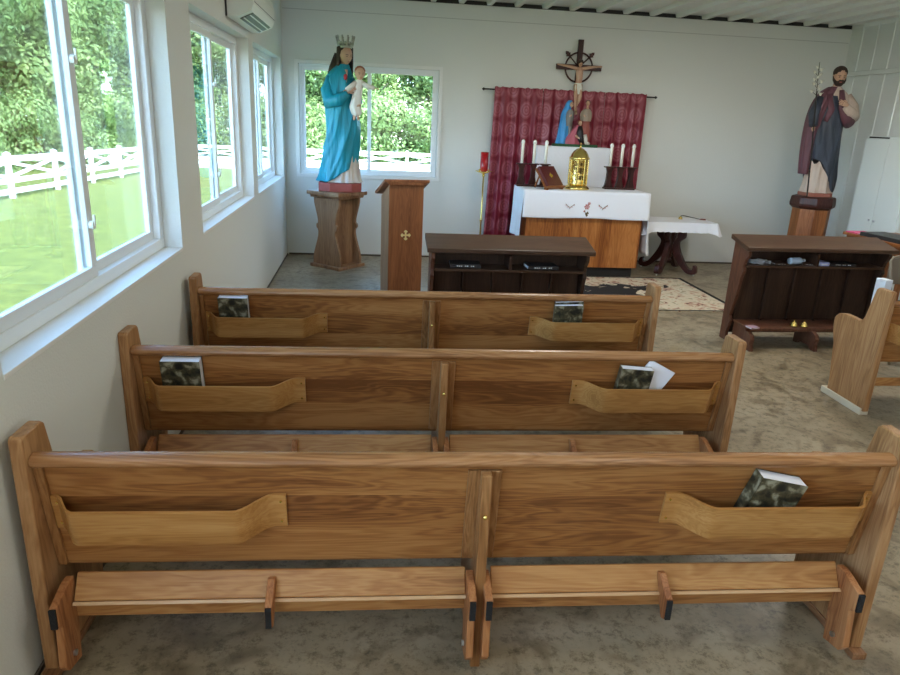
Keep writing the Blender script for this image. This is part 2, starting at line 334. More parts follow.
def slider_window(name, y0, y1, z0, z1, xf, depth_sign=-1):
    # window frame in plane x = xf (x from xf-.07 to xf), two sashes, centre mullion
    w = struct(name, MB().box(xf-.08, xf, y0, y1, z0, z0+.06).box(xf-.08, xf, y0, y1, z1-.06, z1).box(xf-.08, xf, y0, y0+.07, z0+.06, z1-.06).box(xf-.08, xf, y1-.07, y1, z0+.06, z1-.06), white_vinyl, bevel=.004)
    ym = (y0+y1)/2
    def sash(a, b, xs, nm):
        q = MB(); t = .06
        q.box(xs-.025, xs, a, b, z0+.05, z0+.05+t).box(xs-.025, xs, a, b, z1-.05-t, z1-.05).box(xs-.025, xs, a, a+t, z0+.05+t, z1-.05-t).box(xs-.025, xs, b-t, b, z0+.05+t, z1-.05-t)
        f = q.build('sash', white_vinyl, w, bevel=.003)
        MB().box(xs-.016, xs-.012, a+t-.005, b-t+.005, z0+.05+t-.005, z1-.05-t+.005).build('pane', win_glass, f)
        return f
    sash(y0+.065, ym+.05, xf-.008, 's'); s2 = sash(ym-.03, y1-.065, xf-.04, 's')
    MB().box(xf-.036, xf-.032, ym+.0305, ym+.06, z0+.06, z1-.06).build('seal', black_pl, w)
    for zz in (z0+.3, z1-.45):
        MB().tube([(xf-.006, ym+.01, zz), (xf+.014, ym+.01, zz)], .02, 14).box(xf+.01, xf+.02, ym+.004, ym+.016, zz-.005, zz+.045).build('latch', white_pl, w, bevel=.002)
    return w
for i, (a, b) in enumerate(OPS):
    w = slider_window('window_%d' % (i+1), a+.001, b-.001, 1.0885, 2.533, -.105)
    q = MB().box(-.2, .006, a-.0, b+.0, 1.04, 1.068+.03)
    q = MB().box(-.195, .004, a+.002, b-.002, 1.0685, 1.088)
    q.build('window_sill', trim_white, w, bevel=.003)
# back window : frame set in the wall, its face trim outside
w = struct('window_6', MB().box(.15, 2.08, D-.02, D, 1.067, 1.112).box(.15, 2.08, D-.02, D, 2.498, 2.543).box(.15, .2, D-.02, D, 1.112, 2.498).box(2.03, 2.08, D-.02, D, 1.112, 2.498), trim_white, bevel=.003)
def fr(q, x0, x1, z0, z1, y0, y1, t):
    return q.box(x0, x1, y0, y1, z0, z0+t).box(x0, x1, y0, y1, z1-t, z1).box(x0, x0+t, y0, y1, z0+t, z1-t).box(x1-t, x1, y0, y1, z0+t, z1-t)
fr(MB(), .203, 2.027, 1.113, 2.497, D+.02, D+.08, .03).build('frame', white_vinyl, w, bevel=.003)
for a, b, yy in ((.233, 1.14, D+.055), (1.09, 1.997, D+.025)):
    f = fr(MB(), a, b, 1.143, 2.467, yy, yy+.024, .045).build('sash', white_vinyl, w, bevel=.003)
    MB().box(a+.04, b-.04, yy+.01, yy+.014, 1.18, 2.43).build('pane', win_glass, f)

# ------------------------------------------------------------------ grounds outside
def gz(y): return -.5-.023*y
lawn = grass_mat('mown_lawn', (.075, .1, .012), (.16, .18, .028), 2.5)
mb = MB(); mb.add([(-90, -20, gz(-20)), (90, -20, gz(-20)), (90, 42, gz(42)), (-90, 42, gz(42))], [(0, 1, 2, 3)])
struct('ground_lawn', mb, lawn)
mb = MB(); mb.add([(-90, 42, gz(42)), (90, 42, gz(42)), (90, 54, gz(54)), (-90, 54, gz(54))], [(0, 1, 2, 3)])
struct('ground_track', mb, grass_mat('dry_pale_track', (.5, .46, .33), (.7, .66, .52), .8))
mb = MB(); mb.add([(-90, 54, gz(54)), (90, 54, gz(54)), (90, 130, gz(130)), (-90, 130, gz(130))], [(0, 1, 2, 3)])
struct('ground_field', mb, lawn)
fence_m = plain('white_fence_vinyl', (.85, .85, .85), .5)
def fence(label, p0, p1, n):
    p0 = Vector(p0); p1 = Vector(p1); t = thing('rail_fence', label, 'fence', (p0.x, p0.y, gz(p0.y)))
    d = (p1-p0)/n; d.z = 0; L = d.length; a = math.atan2(d.y, d.x)
    for i in range(n+1):
        q = p0+d*i; z = gz(q.y)-gz(p0.y); o = MB().box(-.065, .065, -.065, .065, -.1, 1.28).box(-.08, .08, -.08, .08, 1.28, 1.31).add([(-.08, -.08, 1.31), (.08, -.08, 1.31), (.08, .08, 1.31), (-.08, .08, 1.31), (0, 0, 1.37)], [(0, 1, 4), (1, 2, 4), (2, 3, 4), (3, 0, 4)]).build('post', fence_m, t)
        o.location = (q.x-p0.x, q.y-p0.y, z); o.rotation_euler = (0, 0, a)
        if i < n:
            dz = gz(q.y+d.y)-gz(q.y)
            r = MB()
            def bar(z0, z1, h=.075, th=.02):
                r.add([(.06, -th, z0-h), (L-.06, -th, z1-h+dz), (L-.06, -th, z1+h+dz), (.06, -th, z0+h), (.06, th, z0-h), (L-.06, th, z1-h+dz), (L-.06, th, z1+h+dz), (.06, th, z0+h)], [(0, 1, 2, 3), (4, 5, 6, 7), (0, 1, 5, 4), (3, 2, 6, 7)])
            bar(1.15, 1.15, .085); bar(.52, .52); bar(.2, .2)
            bar(1.06, .62, .045, .015); bar(.62, 1.06, .045, .024)
            b = r.build('rail_section', fence_m, t); b.location = (q.x-p0.x, q.y-p0.y, z); b.rotation_euler = (0, 0, a)
    return t
fence('white cross-braced rail fence running along the lawn past the side windows', (-9.7, 9.8, 0), (-9.7, 41.8, 0), 10)
fence('white cross-braced rail fence far behind the back window', (-9.5, 43, 0), (12.9, 43, 0), 7)
leafA = leaf_mat('leaves_mid_green', (.07, .14, .035), (.19, .28, .09))
leafB = leaf_mat('leaves_yellow_green', (.12, .2, .05), (.27, .36, .13))
bark = plain('tree_bark', (.11, .09, .07), .9, bump=.8, bscale=8)
def crown_mb(rng, R, Hh, zc, n, ls):
    mb = MB(); blobs = []
    for k in range(16):
        a = rng.random()*2*pi; r = R*.6*sqrt(rng.random()); z = zc+Hh*(rng.random()*2-1)*.72
        k_ = 1-.35*abs((z-zc)/Hh)
        blobs.append((r*cos(a)*k_, r*sin(a)*k_, z, R*(.33+.22*rng.random())))
    for i in range(n):
        bx, by, bz, br = blobs[rng.randrange(len(blobs))]
        u = rng.uniform(-1, 1); a = rng.random()*2*pi; s = sqrt(1-u*u); rr = br*(.72+.36*rng.random())
        c = Vector((bx+rr*s*cos(a), by+rr*s*sin(a), bz+rr*u*.85))
        nrm = Vector((s*cos(a)+rng.uniform(-.7, .7), s*sin(a)+rng.uniform(-.7, .7), u+rng.uniform(-.3, 1.0))).normalized()
        t = nrm.orthogonal().normalized(); t.rotate(Matrix.Rotation(rng.random()*6.28, 3, nrm)); b = nrm.cross(t); L = ls*(.6+.8*rng.random())
        mb.add([c-t*L, c-b*L*.5, c+t*L, c+b*L*.5], [(0, 1, 2, 3)])
    return mb
def trunk_mb(rng, hgt, r):
    mb = MB(); p = [(rng.uniform(-.1, .1)*k, rng.uniform(-.1, .1)*k, hgt*k/6) for k in range(7)]; p[0] = (0, 0, -.3)
    mb.tube(p, [r*(1.25-.16*k) for k in range(7)], 9)
    for k in range(7):
        a = rng.random()*6.28; z0 = hgt*(.35+.08*k); l_ = hgt*.33
        mb.tube([(0, 0, z0), (cos(a)*l_*.5, sin(a)*l_*.5, z0+l_*.5), (cos(a)*l_, sin(a)*l_, z0+l_*.8)], [r*.4, r*.28, r*.1], 6)
    return mb
def make_tree(kind):
    rng = random.Random(kind*11+3); nm = ('leafy_tree', 'leafy_tree', 'bush')[kind]
    t = thing(nm, 'x', 'tree' if kind < 2 else 'bush')
    if kind < 2:
        crown_mb(rng, 4.6, 5.0, 6.6, 22000, .15).build('foliage', (leafA, leafB)[kind], t); trunk_mb(rng, 7.5, .42).build('trunk', bark, t)
    else:
        crown_mb(rng, 2.4, 1.5, 1.5, 9000, .10).build('foliage', leafB, t); trunk_mb(rng, 1.9, .09).build('stem', bark, t)
    return t
protos = [make_tree(k) for k in range(3)]; used = [False]*3
def plant(kind, x, y, s, rz, label, group):
    t = protos[kind] if not used[kind] else copy_tree(protos[kind]); used[kind] = True
    t.location = (x, y, gz(y)); t.scale = (s, s, s*random.uniform(.95, 1.15)); t.rotation_euler = (0, 0, rz); tag(t, label, None, group)
k = 0
for yy in range(8, 60, 8):
    plant(k % 2, -19-random.random()*2, yy+random.random(), random.uniform(1.0, 1.15), random.random()*6, 'tall leafy tree in the row beyond the side fence', 'trees beyond the side fence'); k += 1
for yy in range(10, 80, 11):
    plant((k+1) % 2, -33-random.random()*2, yy, random.uniform(1.8, 2.0), random.random()*6, 'taller tree standing behind the first row at the side', 'trees behind the first side row'); k += 1
for xx in range(-20, 46, 7):
    plant(k % 2, xx+random.random()*1.5, 62+random.random()*2, random.uniform(1.1, 1.2), random.random()*6, 'leafy tree far behind the back window', 'trees behind the back window'); k += 1
for xx in range(-28, 56, 12):
    plant(k % 2, xx, 79, random.uniform(2.0, 2.3), random.random()*6, 'tallest tree at the far edge of the field behind the back window', 'far trees behind the back window'); k += 1
for yy in (16, 20.5, 25, 29.5, 35, 41, 47):
    plant(2, -14.5-random.random(), yy, random.uniform(.9, 1.2), random.random()*6, 'low bright green bush close behind the side fence', 'bushes behind the side fence')
for xx in (-11, -7, -3, 1, 5, 9, 13, 18, 23):
    plant(2, xx, 57.5, random.uniform(1.2, 1.5), random.random()*6, 'low bush at the foot of the far trees', 'bushes below the far trees')

# ------------------------------------------------------------------ pews
PL = 2.93
def end_profile():
    pts = [(0, .0), (0, .878), (.012, .888), (.13, .888), (.148, .875), (.20, .66), (.218, .63), (.25, .616), (.33, .62), (.41, .62), (.47, .608), (.503, .58), (.515, .56), (.51, .50), (.498, .45), (.47, .38), (.45, .25), (.43, .12), (.425, .0)]
    return pts
def pocket_mb(x0, x1, open_in=True):
    # bent ply strip: plan profile offset from the panel plane, extruded along the panel
    n = 40; mb = MB(); off = .085; th = .012; h = .135; rows = []
    def f(x):
        near_end = (x0 < .5 and x-x0 < x1-x) or (x0 > 1 and x1-x < x-x0)
        a = min(x-x0, x1-x); t = min(max((a-.015)/.08 if near_end else (a-.04)/.12, 0), 1); return off*t*t*(3-2*t)
    for i in range(n+1):
        x = x0+(x1-x0)*i/n; o = f(x); rows.append([(x, -o-th, 0), (x, -o-th, h), (x, -o-.0005, h), (x, -o-.0005, 0)])
    mb.loft(rows, True); return mb
PT = Vector((0, .045, .80)); PBt = Vector((0, .115, .385))     # rear face of the back panel, top and bottom
pd = (PBt-PT).normalized(); pang = math.atan2(PBt.y-PT.y, PT.z-PBt.z)
def on_panel(z):   # y of the rear face at height z
    return PT.y+(PT.z-z)*(PBt.y-PT.y)/(PT.z-PBt.z)
def brk(mb, prof, x0, x1): mb.prism(prof, x0, x1, 'x'); return mb
def make_pew(label, group, foot_mat, foot_label=None, kneelers=True, fh=.03, fw_=.006):
    t = thing('church_pew', label, 'pew', group=group)
    for x0, x1 in ((-.045, 0), (PL, PL+.045)):
        e = MB().prism([(p[0], p[1]+.03) if i not in (0, len(end_profile())-1) else (p[0], .03) for i, p in enumerate(end_profile())], x0, x1, 'x').build('end_panel', oak_y, t, bevel=.007)
        for pp in ():
            pass
        fb = MB().box(x0-fw_, x1+fw_, -.03 if kneelers else .015, .47 if kneelers else .475, 0, fh).build('foot_block', foot_mat, t, bevel=.004)
        if foot_label: fb['label'] = foot_label
    # back panel: two halves meeting behind the centre brace
    th = .02
    def quad(x0, x1, o0, o1, z0=.385, z1=.80):
        y0, y1 = on_panel(z0), on_panel(z1)
        return MB().prism([(y0+o0, z0), (y1+o0, z1), (y1+o1, z1), (y0+o1, z0)], x0, x1, 'x')
    quad(.001, PL-.001, 0, th).build('back_panel', oak_x, t, bevel=.002)
    for x0, x1 in ((.0015, .03), (PL-.03, PL-.0015)): quad(x0, x1, -.016, -.0005).build('cleat', oak_z, t, bevel=.003)
    q = quad(1.405, 1.52, -.014, -.0005, .39, .785); q.build('cleat', oak_z, t, bevel=.003)
    # rail
    pr = []
    for i in range(16):
        a = 2*pi*i/16; pr.append((.045+.034*cos(a), .822+.024*sin(a)))
    MB().prism(pr, .0015, PL-.0015, 'x').build('top_rail', oak_rail, t, smooth=False, bevel=.002)
    # seat and its rails
    MB().prism([(.13, .392), (.17, .41), (.5, .43), (.53, .425), (.53, .405), (.5, .40), (.13, .368)], .0015, PL-.0015, 'x').build('seat', oak_rail, t, bevel=.004)
    MB().box(.0015, PL-.0015, .44, .462, .32, .40).build('seat_apron', oak_x, t, bevel=.003)
    # centre brace
    MB().prism([(-.012, 0), (-.012, .79), (.028, .79), (on_panel(.4)-.016, .4), (.42, .36), (.40, 0)], 1.445, 1.481, 'x').build('centre_brace', oak_z, t, bevel=.005)
    b = MB().ball((1.463, -.0165, .635), .009, 10).build('bolt_cap', brass, t, smooth=True)
    MB().box(.0015, PL-.0015, .045, .062, .215, .276).build('stretcher', oak_seat, t, bevel=.003)
    # book pockets
    for x0, x1 in ((.0315, .79), (2.12, 2.8985)):
        p = pocket_mb(x0, x1).build('book_pocket', ply, t, smooth='auto', bevel=0)
        p.location = (0, on_panel(.665)-.001, .665); p.rotation_euler = (0, 0, 0)
        # shear to the slope of the panel: rotate about x so it lies along it
        p.rotation_euler = (-pang+pi if False else 0, 0, 0)
        p.location.z = .552; p.location.y = on_panel(.552)-.001; p.rotation_euler = (pang, 0, 0)
        for sx in (x0+.018, x1-.018):
            for sz in (.025, .11): MB().tube([(sx, -.012, sz), (sx, -.0165, sz)], .0045, 8).build('screw', brass, p)
    # two raised kneelers
    for a, b in ((.075, 1.417), (1.509, 2.835)) if kneelers else ():
        kn = MB().prism([(.083, .372), (.067, .378), (.018, .297), (.034, .289)], a, b, 'x').build('kneeler', oak_seat, t, bevel=.004)
        MB().prism([(.012, .299), (.004, .291), (.03, .277), (.036, .287)], a, b, 'x').build('lit_board_lip', wood('lip_%d' % int(a*100), (.4, .22, .1), (.5, .3, .15), (.55, .36, .2), 'x'), kn)  # paler wood puts the light on the board's lower edge into the colour
        plate = [(.06, .372), (.02, .374), (-.075, .345), (-.078, .268), (-.055, .255), (-.07, .10), (-.05, .07), (.04, .05), (.04, .07), (.062, .25)]
        for x0 in (a-.0345, b+.0005):
            s_ = MB().prism(plate, x0, x0+.027, 'x').build('kneeler_leg', oak_brk, kn, bevel=.004)
            MB().box(x0+.003, x0+.024, -.087, -.0785, .270, .343).build('foot_pad', rubber, kn)
            xs = x0+.027 if x0 < a else x0-.008
            MB().tube([(xs, -.01, .11), (xs+.008, -.01, .11)], .011, 10).build('pivot_bolt', steel, kn)
        xm = a+.66 if a < 1 else a+.635
        MB().prism([(.055, .36), (.03, .366), (-.01, .338), (-.05, .315), (-.052, .23), (-.03, .22), (-.01, .245), (.03, .29)], xm-.013, xm+.013, 'x').build('kneeler_leg', oak_brk, kn, bevel=.003)
        MB().box(xm-.010, xm+.010, -.060, -.0525, .233, .312).build('foot_pad', rubber, kn)
    return t
footw = wood('oak_foot', (.16, .07, .03), (.25, .12, .055), (.33, .17, .08), 'y')
p0 = make_pew('nearest oak pew, its empty left book pocket closest to the camera', 'oak pews along the window wall', footw)
def place(t, x, yl, yr, label=None):
    a = math.atan2(yr-yl, PL); t.location = (x, yl, 0); t.rotation_euler = (0, 0, a)
    if label: t['label'] = label
place(p0, .078, 2.06, 1.985)
p1 = copy_tree(p0); place(p1, .045, 3.135, 3.078, 'middle of the three oak pews beside the window wall')
p2 = copy_tree(p0); place(p2, .082, 4.275, 4.238, 'oak pew farthest from the camera, right behind the low dark kneeler desk')
pR = make_pew('oak pew on the right side of the aisle standing on pale base blocks', None, plain('bare_pine_block', (.62, .55, .42), .7, var=.08, bscale=20), 'pale unfinished wood base block', False, .05, .012)
pR.location = (4.72, 4.2, 0); pR.rotation_euler = (0, 0, -.01)

# ------------------------------------------------------------------ hymnals in the pockets
def make_book(name, label, cat, group, w=.165, h=.235, th=.028, cov=None):
    t = thing(name, label, cat, group=group)
    # local: x width, z height, y thickness (front cover faces -y)
    MB().box(.0025, w-.003, -th/2+.0025, th/2-.0025, .003, h-.0015).build('page_block', paper, t)
    MB().box(0, w, -th/2, -th/2+.002, 0, h).box(0, w, th/2-.002, th/2, 0, h).box(0, .002, -th/2, th/2, 0, h).build('cover', cov or book_cover, t)
    return t
def in_pocket(pew, lx, tilt, label, ztop, name='hymnal', group='hymnals in the pew pockets', dy=-.034, w=.165, h=.235, th=.028, cov=None, cat='book', dz=0):
    t = make_book(name, label, cat, group, w, h, th, cov)
    M = pew.matrix_world if False else (Matrix.Translation(pew.location) @ RZ(pew.rotation_euler.z))
    zb = .56+dz
    P = M @ Vector((lx, on_panel(zb)+dy, zb))
    R_ = Matrix.Rotation(pew.rotation_euler.z, 4, 'Z') @ Matrix.Rotation(pang, 4, 'X') @ Matrix.Rotation(tilt, 4, 'Y')
    t.matrix_world = Matrix.Translation(P) @ R_
    return t
in_pocket(p0, 2.375, .22, 'thick hymnal leaning right in the right pocket of the nearest pew', 0, w=.18, h=.235, th=.055)
in_pocket(p1, .135, .0, 'hymnal with white page edges in the left pocket of the middle pew', 0, w=.18, h=.235, th=.055)
in_pocket(p1, 2.325, .08, 'dark covered hymnal in the right pocket of the middle pew', 0, w=.165, h=.225, th=.042, dy=-.046)
in_pocket(p1, 2.38, .5, 'tilted white leaflet behind the hymnal in the middle pew', 0, 'leaflet', 'loose leaflets', w=.16, h=.25, th=.006, dy=-.016, cov=paper, cat='leaflet', dz=.035)
in_pocket(p2, .125, .0, 'hymnal in the left pocket of the farthest pew', 0, w=.18, h=.24, th=.055)
in_pocket(p2, 2.27, -.03, 'dark hymnal in the right pocket of the farthest pew', 0, w=.19, h=.225, th=.028, dy=-.052)
in_pocket(p2, 2.285, -.05, 'second hymnal tucked behind the dark one in the farthest pew', 0, w=.19, h=.238, th=.022, dy=-.018)

# ------------------------------------------------------------------ kneeler desks (dark)
def frontal(name, label, L, zr=1.0, zf=.93, rz=0, loc=(0, 0, 0)):
    t = thing(name, label, 'kneeler desk', loc, rz, 'dark kneeler desks facing the altar')
    # local x 0..L, rear face y=0, front (towards kneeler) negative y
    dep = .30
    side = [(0, 0), (0, zr-.045), (-.26, zf-.04), (-.26, .84), (-.225, .80), (-.205, .74), (-.225, .70), (-.20, .64), (-.17, .45), (-.135, .32), (-.115, .25), (-.14, .2), (-.12, .14), (-.10, .08), (-.12, 0)]
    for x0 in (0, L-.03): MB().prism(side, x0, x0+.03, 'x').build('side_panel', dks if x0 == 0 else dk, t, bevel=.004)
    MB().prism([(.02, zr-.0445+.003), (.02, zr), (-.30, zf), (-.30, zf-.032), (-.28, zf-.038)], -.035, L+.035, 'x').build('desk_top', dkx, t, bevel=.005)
    MB().box(.031, L-.031, -.015, -.001, .05, zr-.06).build('back_panel', dk, t)
    MB().box(.031, L-.031, -.24, -.016, .735, .755).build('shelf', dkx, t, bevel=.002)
    MB().box(L/2-.012, L/2+.012, -.235, -.016, .756, .87).build('divider', dk, t)
    q = MB(); n = 5
    for i in range(1, n):
        x = .03+(L-.06)*i/n; q.box(x-.009, x+.009, -.155, -.12, .13, .733)
    for i in range(n): x0 = .03+(L-.06)*i/n; q.box(x0+.011, x0+(L-.06)/n-.011, -.128, -.117, .13, .733)
    q.build('front_boards', dk, t, bevel=.003)
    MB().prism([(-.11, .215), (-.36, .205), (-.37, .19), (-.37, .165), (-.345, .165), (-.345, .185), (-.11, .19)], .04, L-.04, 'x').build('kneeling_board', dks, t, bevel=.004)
    for x0 in (.05, L/2-.02, L-.09):
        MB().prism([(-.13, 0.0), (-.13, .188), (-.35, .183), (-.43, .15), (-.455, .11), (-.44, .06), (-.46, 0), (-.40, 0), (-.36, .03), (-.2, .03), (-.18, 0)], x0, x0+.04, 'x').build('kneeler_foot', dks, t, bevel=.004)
    return t
f2 = frontal('kneeler_desk', 'dark kneeler desk on the right in front of the bearded statue pedestal', 1.42, loc=(4.53, 6.07, 0), rz=.015)
f1 = frontal('kneeler_desk', 'dark kneeler desk on the left in front of the lectern and altar', 1.30, 1.0, .93, loc=(1.63, 5.66, 0), rz=-.005)
def flat_book(label, loc, rz, w, l, h, cov, group='books on the kneeler desk shelves', name='prayer_book', cat='book'):
    t = thing(name, label, cat, loc, rz, group)
    MB().box(.004, w-.004, .003, l-.003, .003, h-.003).build('page_block', paper, t)
    MB().box(0, w, 0, l, 0, .0025).box(0, w, 0, l, h-.0025, h).box(w*.0, w, l*.0, .0025, 0.0025, h-.0025).build('cover', cov, t, bevel=.001)
    q = MB()
    for k in range(9):
        if k in (3, 6): continue
        q.box(w*(.22+.065*k), w*(.22+.065*k+.045), -.0012, 0, h*.35, h*.65)
    q.build('spine_lettering', plain('worn_white_print', (.7, .7, .66), .6), t)
    return t
blackcov = plain('black_leatherette', (.014, .013, .015), .45, bump=.3, bscale=90)
flat_book('black prayer book on the left shelf of the left kneeler desk', (1.79, 5.46, .757), -.03, .25, .16, .032, blackcov)
flat_book('black prayer book on the right shelf of the left kneeler desk', (2.43, 5.44, .757), .04, .26, .16, .03, blackcov)
flat_book('dark thin book on the right shelf of the right kneeler desk', (5.39, 5.88, .757), 0, .27, .15, .022, blackcov)
flat_book('dark flat folder on the right shelf of the right kneeler desk beside the divider', (5.135, 5.9, .757), -.12, .13, .13, .012, dkx, None, 'folder', 'folder')
flat_book('dark flat book between the papers and the bottle on the right kneeler desk', (4.85, 5.88, .757), 0, .13, .15, .012, dkx)
bluecov = plain('lilac_cover', (.34, .36, .62), .4)
flat_book('small lilac booklet on the right shelf of the right kneeler desk', (5.275, 5.855, .757), .1, .10, .15, .035, bluecov, None, 'booklet', 'booklet')
t = thing('folded_paper', 'crumpled white paper on the left shelf of the right kneeler desk', 'paper', (4.63, 5.87, .7565), .05)
mb = MB()
for k in range(5):
    n = 6; g = [[(.18*i/n, .12*j/n, .003+k*.006+.006*sin(i*1.7+k)*cos(j*2.1+k)+.002) for j in range(n+1)] for i in range(n+1)]
    for i in range(n):
        for j in range(n): mb.add([g[i][j], g[i+1][j], g[i+1][j+1], g[i][j+1]], [(0, 1, 2, 3)])
mb.build('sheets', paper, t)
# clear bottle lying on the shelf
t = thing('water_bottle', 'crumpled clear plastic bottle lying on the shelf of the right kneeler desk', 'bottle', (4.995, 5.9, .79), .25)
mb = MB(); Mx = Matrix.Rotation(pi/2, 4, 'Y')
mb.lathe([(.008, 0), (.03, .003), (.033, .02), (.029, .04), (.033, .06), (.03, .085), (.033, .11), (.028, .135), (.013, .155), (.013, .165)], n=16, M=Mx)
mb.build('bottle_body', plain('cloudy_blue_plastic', (.45, .55, .68), .15), t, smooth=True)
MB().lathe([(.015, .166), (.015, .184), (.012, .186)], n=14, M=Mx).build('cap', plain('bottle_cap', (.7, .75, .85), .3), t)
# small brass bells on the right kneeler desk
def bell(label, loc):
    t = thing('altar_bell', label, 'bell', loc, 0, 'brass bells on the right kneeler desk')
    MB().lathe([(.036, 0), (.034, .006), (.026, .02), (.022, .034), (.012, .042), (.004, .044)], n=18).build('bell_cup', brass, t, smooth=True)
    MB().tube([(0, 0, .0445), (0, 0, .06)], .005, 8).build('knob', brass, t); return t
bell('left brass bell on the kneeling board of the right kneeler desk', (5.06, 5.745, .213))
bell('right brass bell on the kneeling board of the right kneeler desk', (5.155, 5.735, .212))
flat_book('small pink booklet lying on the left foot of the right kneeler desk', (4.58, 5.625, .2085), .2, .09, .085, .016, plain('pink_print', (.42, .27, .33), .5), None, 'booklet', 'booklet')

# ------------------------------------------------------------------ rug
cx, cy = 3.93, 7.77
rg = thing('area_rug', 'beige floral rug with dark centre flowers in front of the altar', 'rug', (cx, cy, .001))
MB().box(-1.325, 1.325, -.82, .82, 0, .009).build('rug_field', rug_mat(), rg)
q = MB(); fr(q, 0, 0, 0, 0, 0, 0, 0) if False else None
q = MB().box(-1.325, 1.325, -.82, -.785, .0092, .0105).box(-1.325, 1.325, .785, .82, .0092, .0105).box(-1.325, -1.275, -.785, .785, .0092, .0105).box(1.275, 1.325, -.785, .785, .0092, .0105)
q.build('border', plain('black_rug_border', (.012, .011, .011), .95), rg)

# ------------------------------------------------------------------ altar
AX0, AX1, AY0, AY1, AZ = 3.055, 4.68, 8.58, 9.22, 1.095
al = thing('altar', 'wooden altar table with vertical grain front on a black plinth', 'altar', (3.85, 8.85, 0))
mb = MB().box(3.10-3.85, 4.635-3.85, AY0+.03-8.85, AY1-.02-8.85, .125, AZ-.03); mb.build('body', red_oak, al, bevel=.006)
MB().box(-.62, .735, -.20, .22, 0, .125).build('plinth', plain('black_plinth_paint', (.012, .011, .01), .7), al)
MB().box(AX0+.01-3.85, AX1-.01-3.85, AY0+.01-8.85, AY1-8.85, AZ-.0295, AZ-.001).build('table_slab', red_oak, al, bevel=.004)
# cloth: swept outline with long sides
def altar_cloth():
    mb = MB(); x0, x1, y0, y1 = AX0-.008, AX1+.008, AY0-.008, AY1
    nx = 70; ny = 14; nz = 14; zt = AZ+.004
    G = {}
    def V(i, j):  # top
        return (x0+(x1-x0)*i/nx, y0+(y1-y0)*j/ny, zt)
    # top
    def grid(f, a, b):
        base = len(mb.v); mb.add([f(i, j) for i in range(a+1) for j in range(b+1)], [(i*(b+1)+j, (i+1)*(b+1)+j, (i+1)*(b+1)+j+1, i*(b+1)+j+1) for i in range(a) for j in range(b)])
    grid(V, nx, ny)
    def front(i, j):
        u = i/nx; v = j/nz; x = x0+(x1-x0)*u
        dz = .335*v*(1+.02*sin(u*9)); o = .012*v*(sin(u*26+1)*.5+.5)+.01*v
        e = min(u, 1-u)*nx
        return (x+(-.012 if u == 0 else .012 if u == 1 else 0)*v, y0-o, zt-dz)
    grid(front, nx, nz)
    def side(sgn, L):
        def f(i, j):
            u = i/ny; v = j/20; x = x0 if sgn < 0 else x1
            y = y0+(y1-y0)*u; o = (.008 if sgn < 0 else .06)*v+.022*v*sin(u*11+sgn)
            edge = (1-u)*.0
            ll = L*(1-.0*u)
            if u == 0: o = .012*v*1.2; 
            yy = y-(.02*v if u == 0 else 0)+(.05*v*sin(v*3)*(1-u) if u < .3 else 0)
            return (x+sgn*(o+.015*v), yy, zt-ll*v)
        return f
    grid(side(-1, .62), ny, 20); grid(side(1, .80), ny, 20)
    return mb
ac = altar_cloth().build('altar_cloth', white_cloth, None, smooth=True)
md = ac.modifiers.new('s', 'SOLIDIFY'); md.thickness = .003; md.offset = 1
ac.data.validate(); bm = bmesh.new(); bm.from_mesh(ac.data); bmesh.ops.remove_doubles(bm, verts=bm.verts, dist=.001); bmesh.ops.recalc_face_normals(bm, faces=bm.faces); bm.to_mesh(ac.data); bm.free()
tag(ac, 'white linen cloth with embroidered flowers draped over the altar', 'altar cloth')
rose = plain('rose_thread', (.5, .12, .11), .8); green_t = plain('green_brown_thread', (.16, .13, .07), .8)
yf = AY0-.008-.026
def petals(mb, x, z, r, n=6):
    for k in range(n):
        a = 2*pi*k/n; mb.add([(x, 0, z), (x+r*cos(a-.35), 0, z+r*sin(a-.35)), (x+1.25*r*cos(a), 0, z+1.25*r*sin(a)), (x+r*cos(a+.35), 0, z+r*sin(a+.35))], [(0, 1, 2, 3)])
e1 = MB(); petals(e1, 3.86, .915, .03); petals(e1, 3.885, .955, .018); petals(e1, 3.83, .86, .012)
for s_ in (-1, 1):
    c = 3.855+s_*.215
    for k in range(5):
        a = k/4; petals(e1, c-.05+.1*a, .93-.03*sin(a*pi), .009, 5)
em = e1.build('embroidered_flowers', rose, ac, loc=(0, yf, 0)); em['label'] = 'rose red embroidered flowers'
e2 = MB()
for x, z, a in ((3.855, .85, .3), (3.875, .86, -.6), (3.84, .875, 1.0), (3.865, .835, -.1)):
    e2.add([(x, 0, z), (x+.02*cos(a+.4), 0, z-.03), (x+.03*sin(a), 0, z-.045), (x-.015, 0, z-.025)], [(0, 1, 2, 3)])
for s_ in (-1, 1):
    c = 3.855+s_*.215; e2.tube([(c-.06, 0, .945), (c-.02, 0, .915), (c, 0, .90), (c+.02, 0, .915), (c+.06, 0, .945)], .003, 5)
    e2.tube([(c, 0, .90), (c-.005, 0, .88)], .003, 5)
e2.build('embroidered_leaves', green_t, ac, loc=(0, yf, 0))['label'] = 'brownish green embroidered leaves'
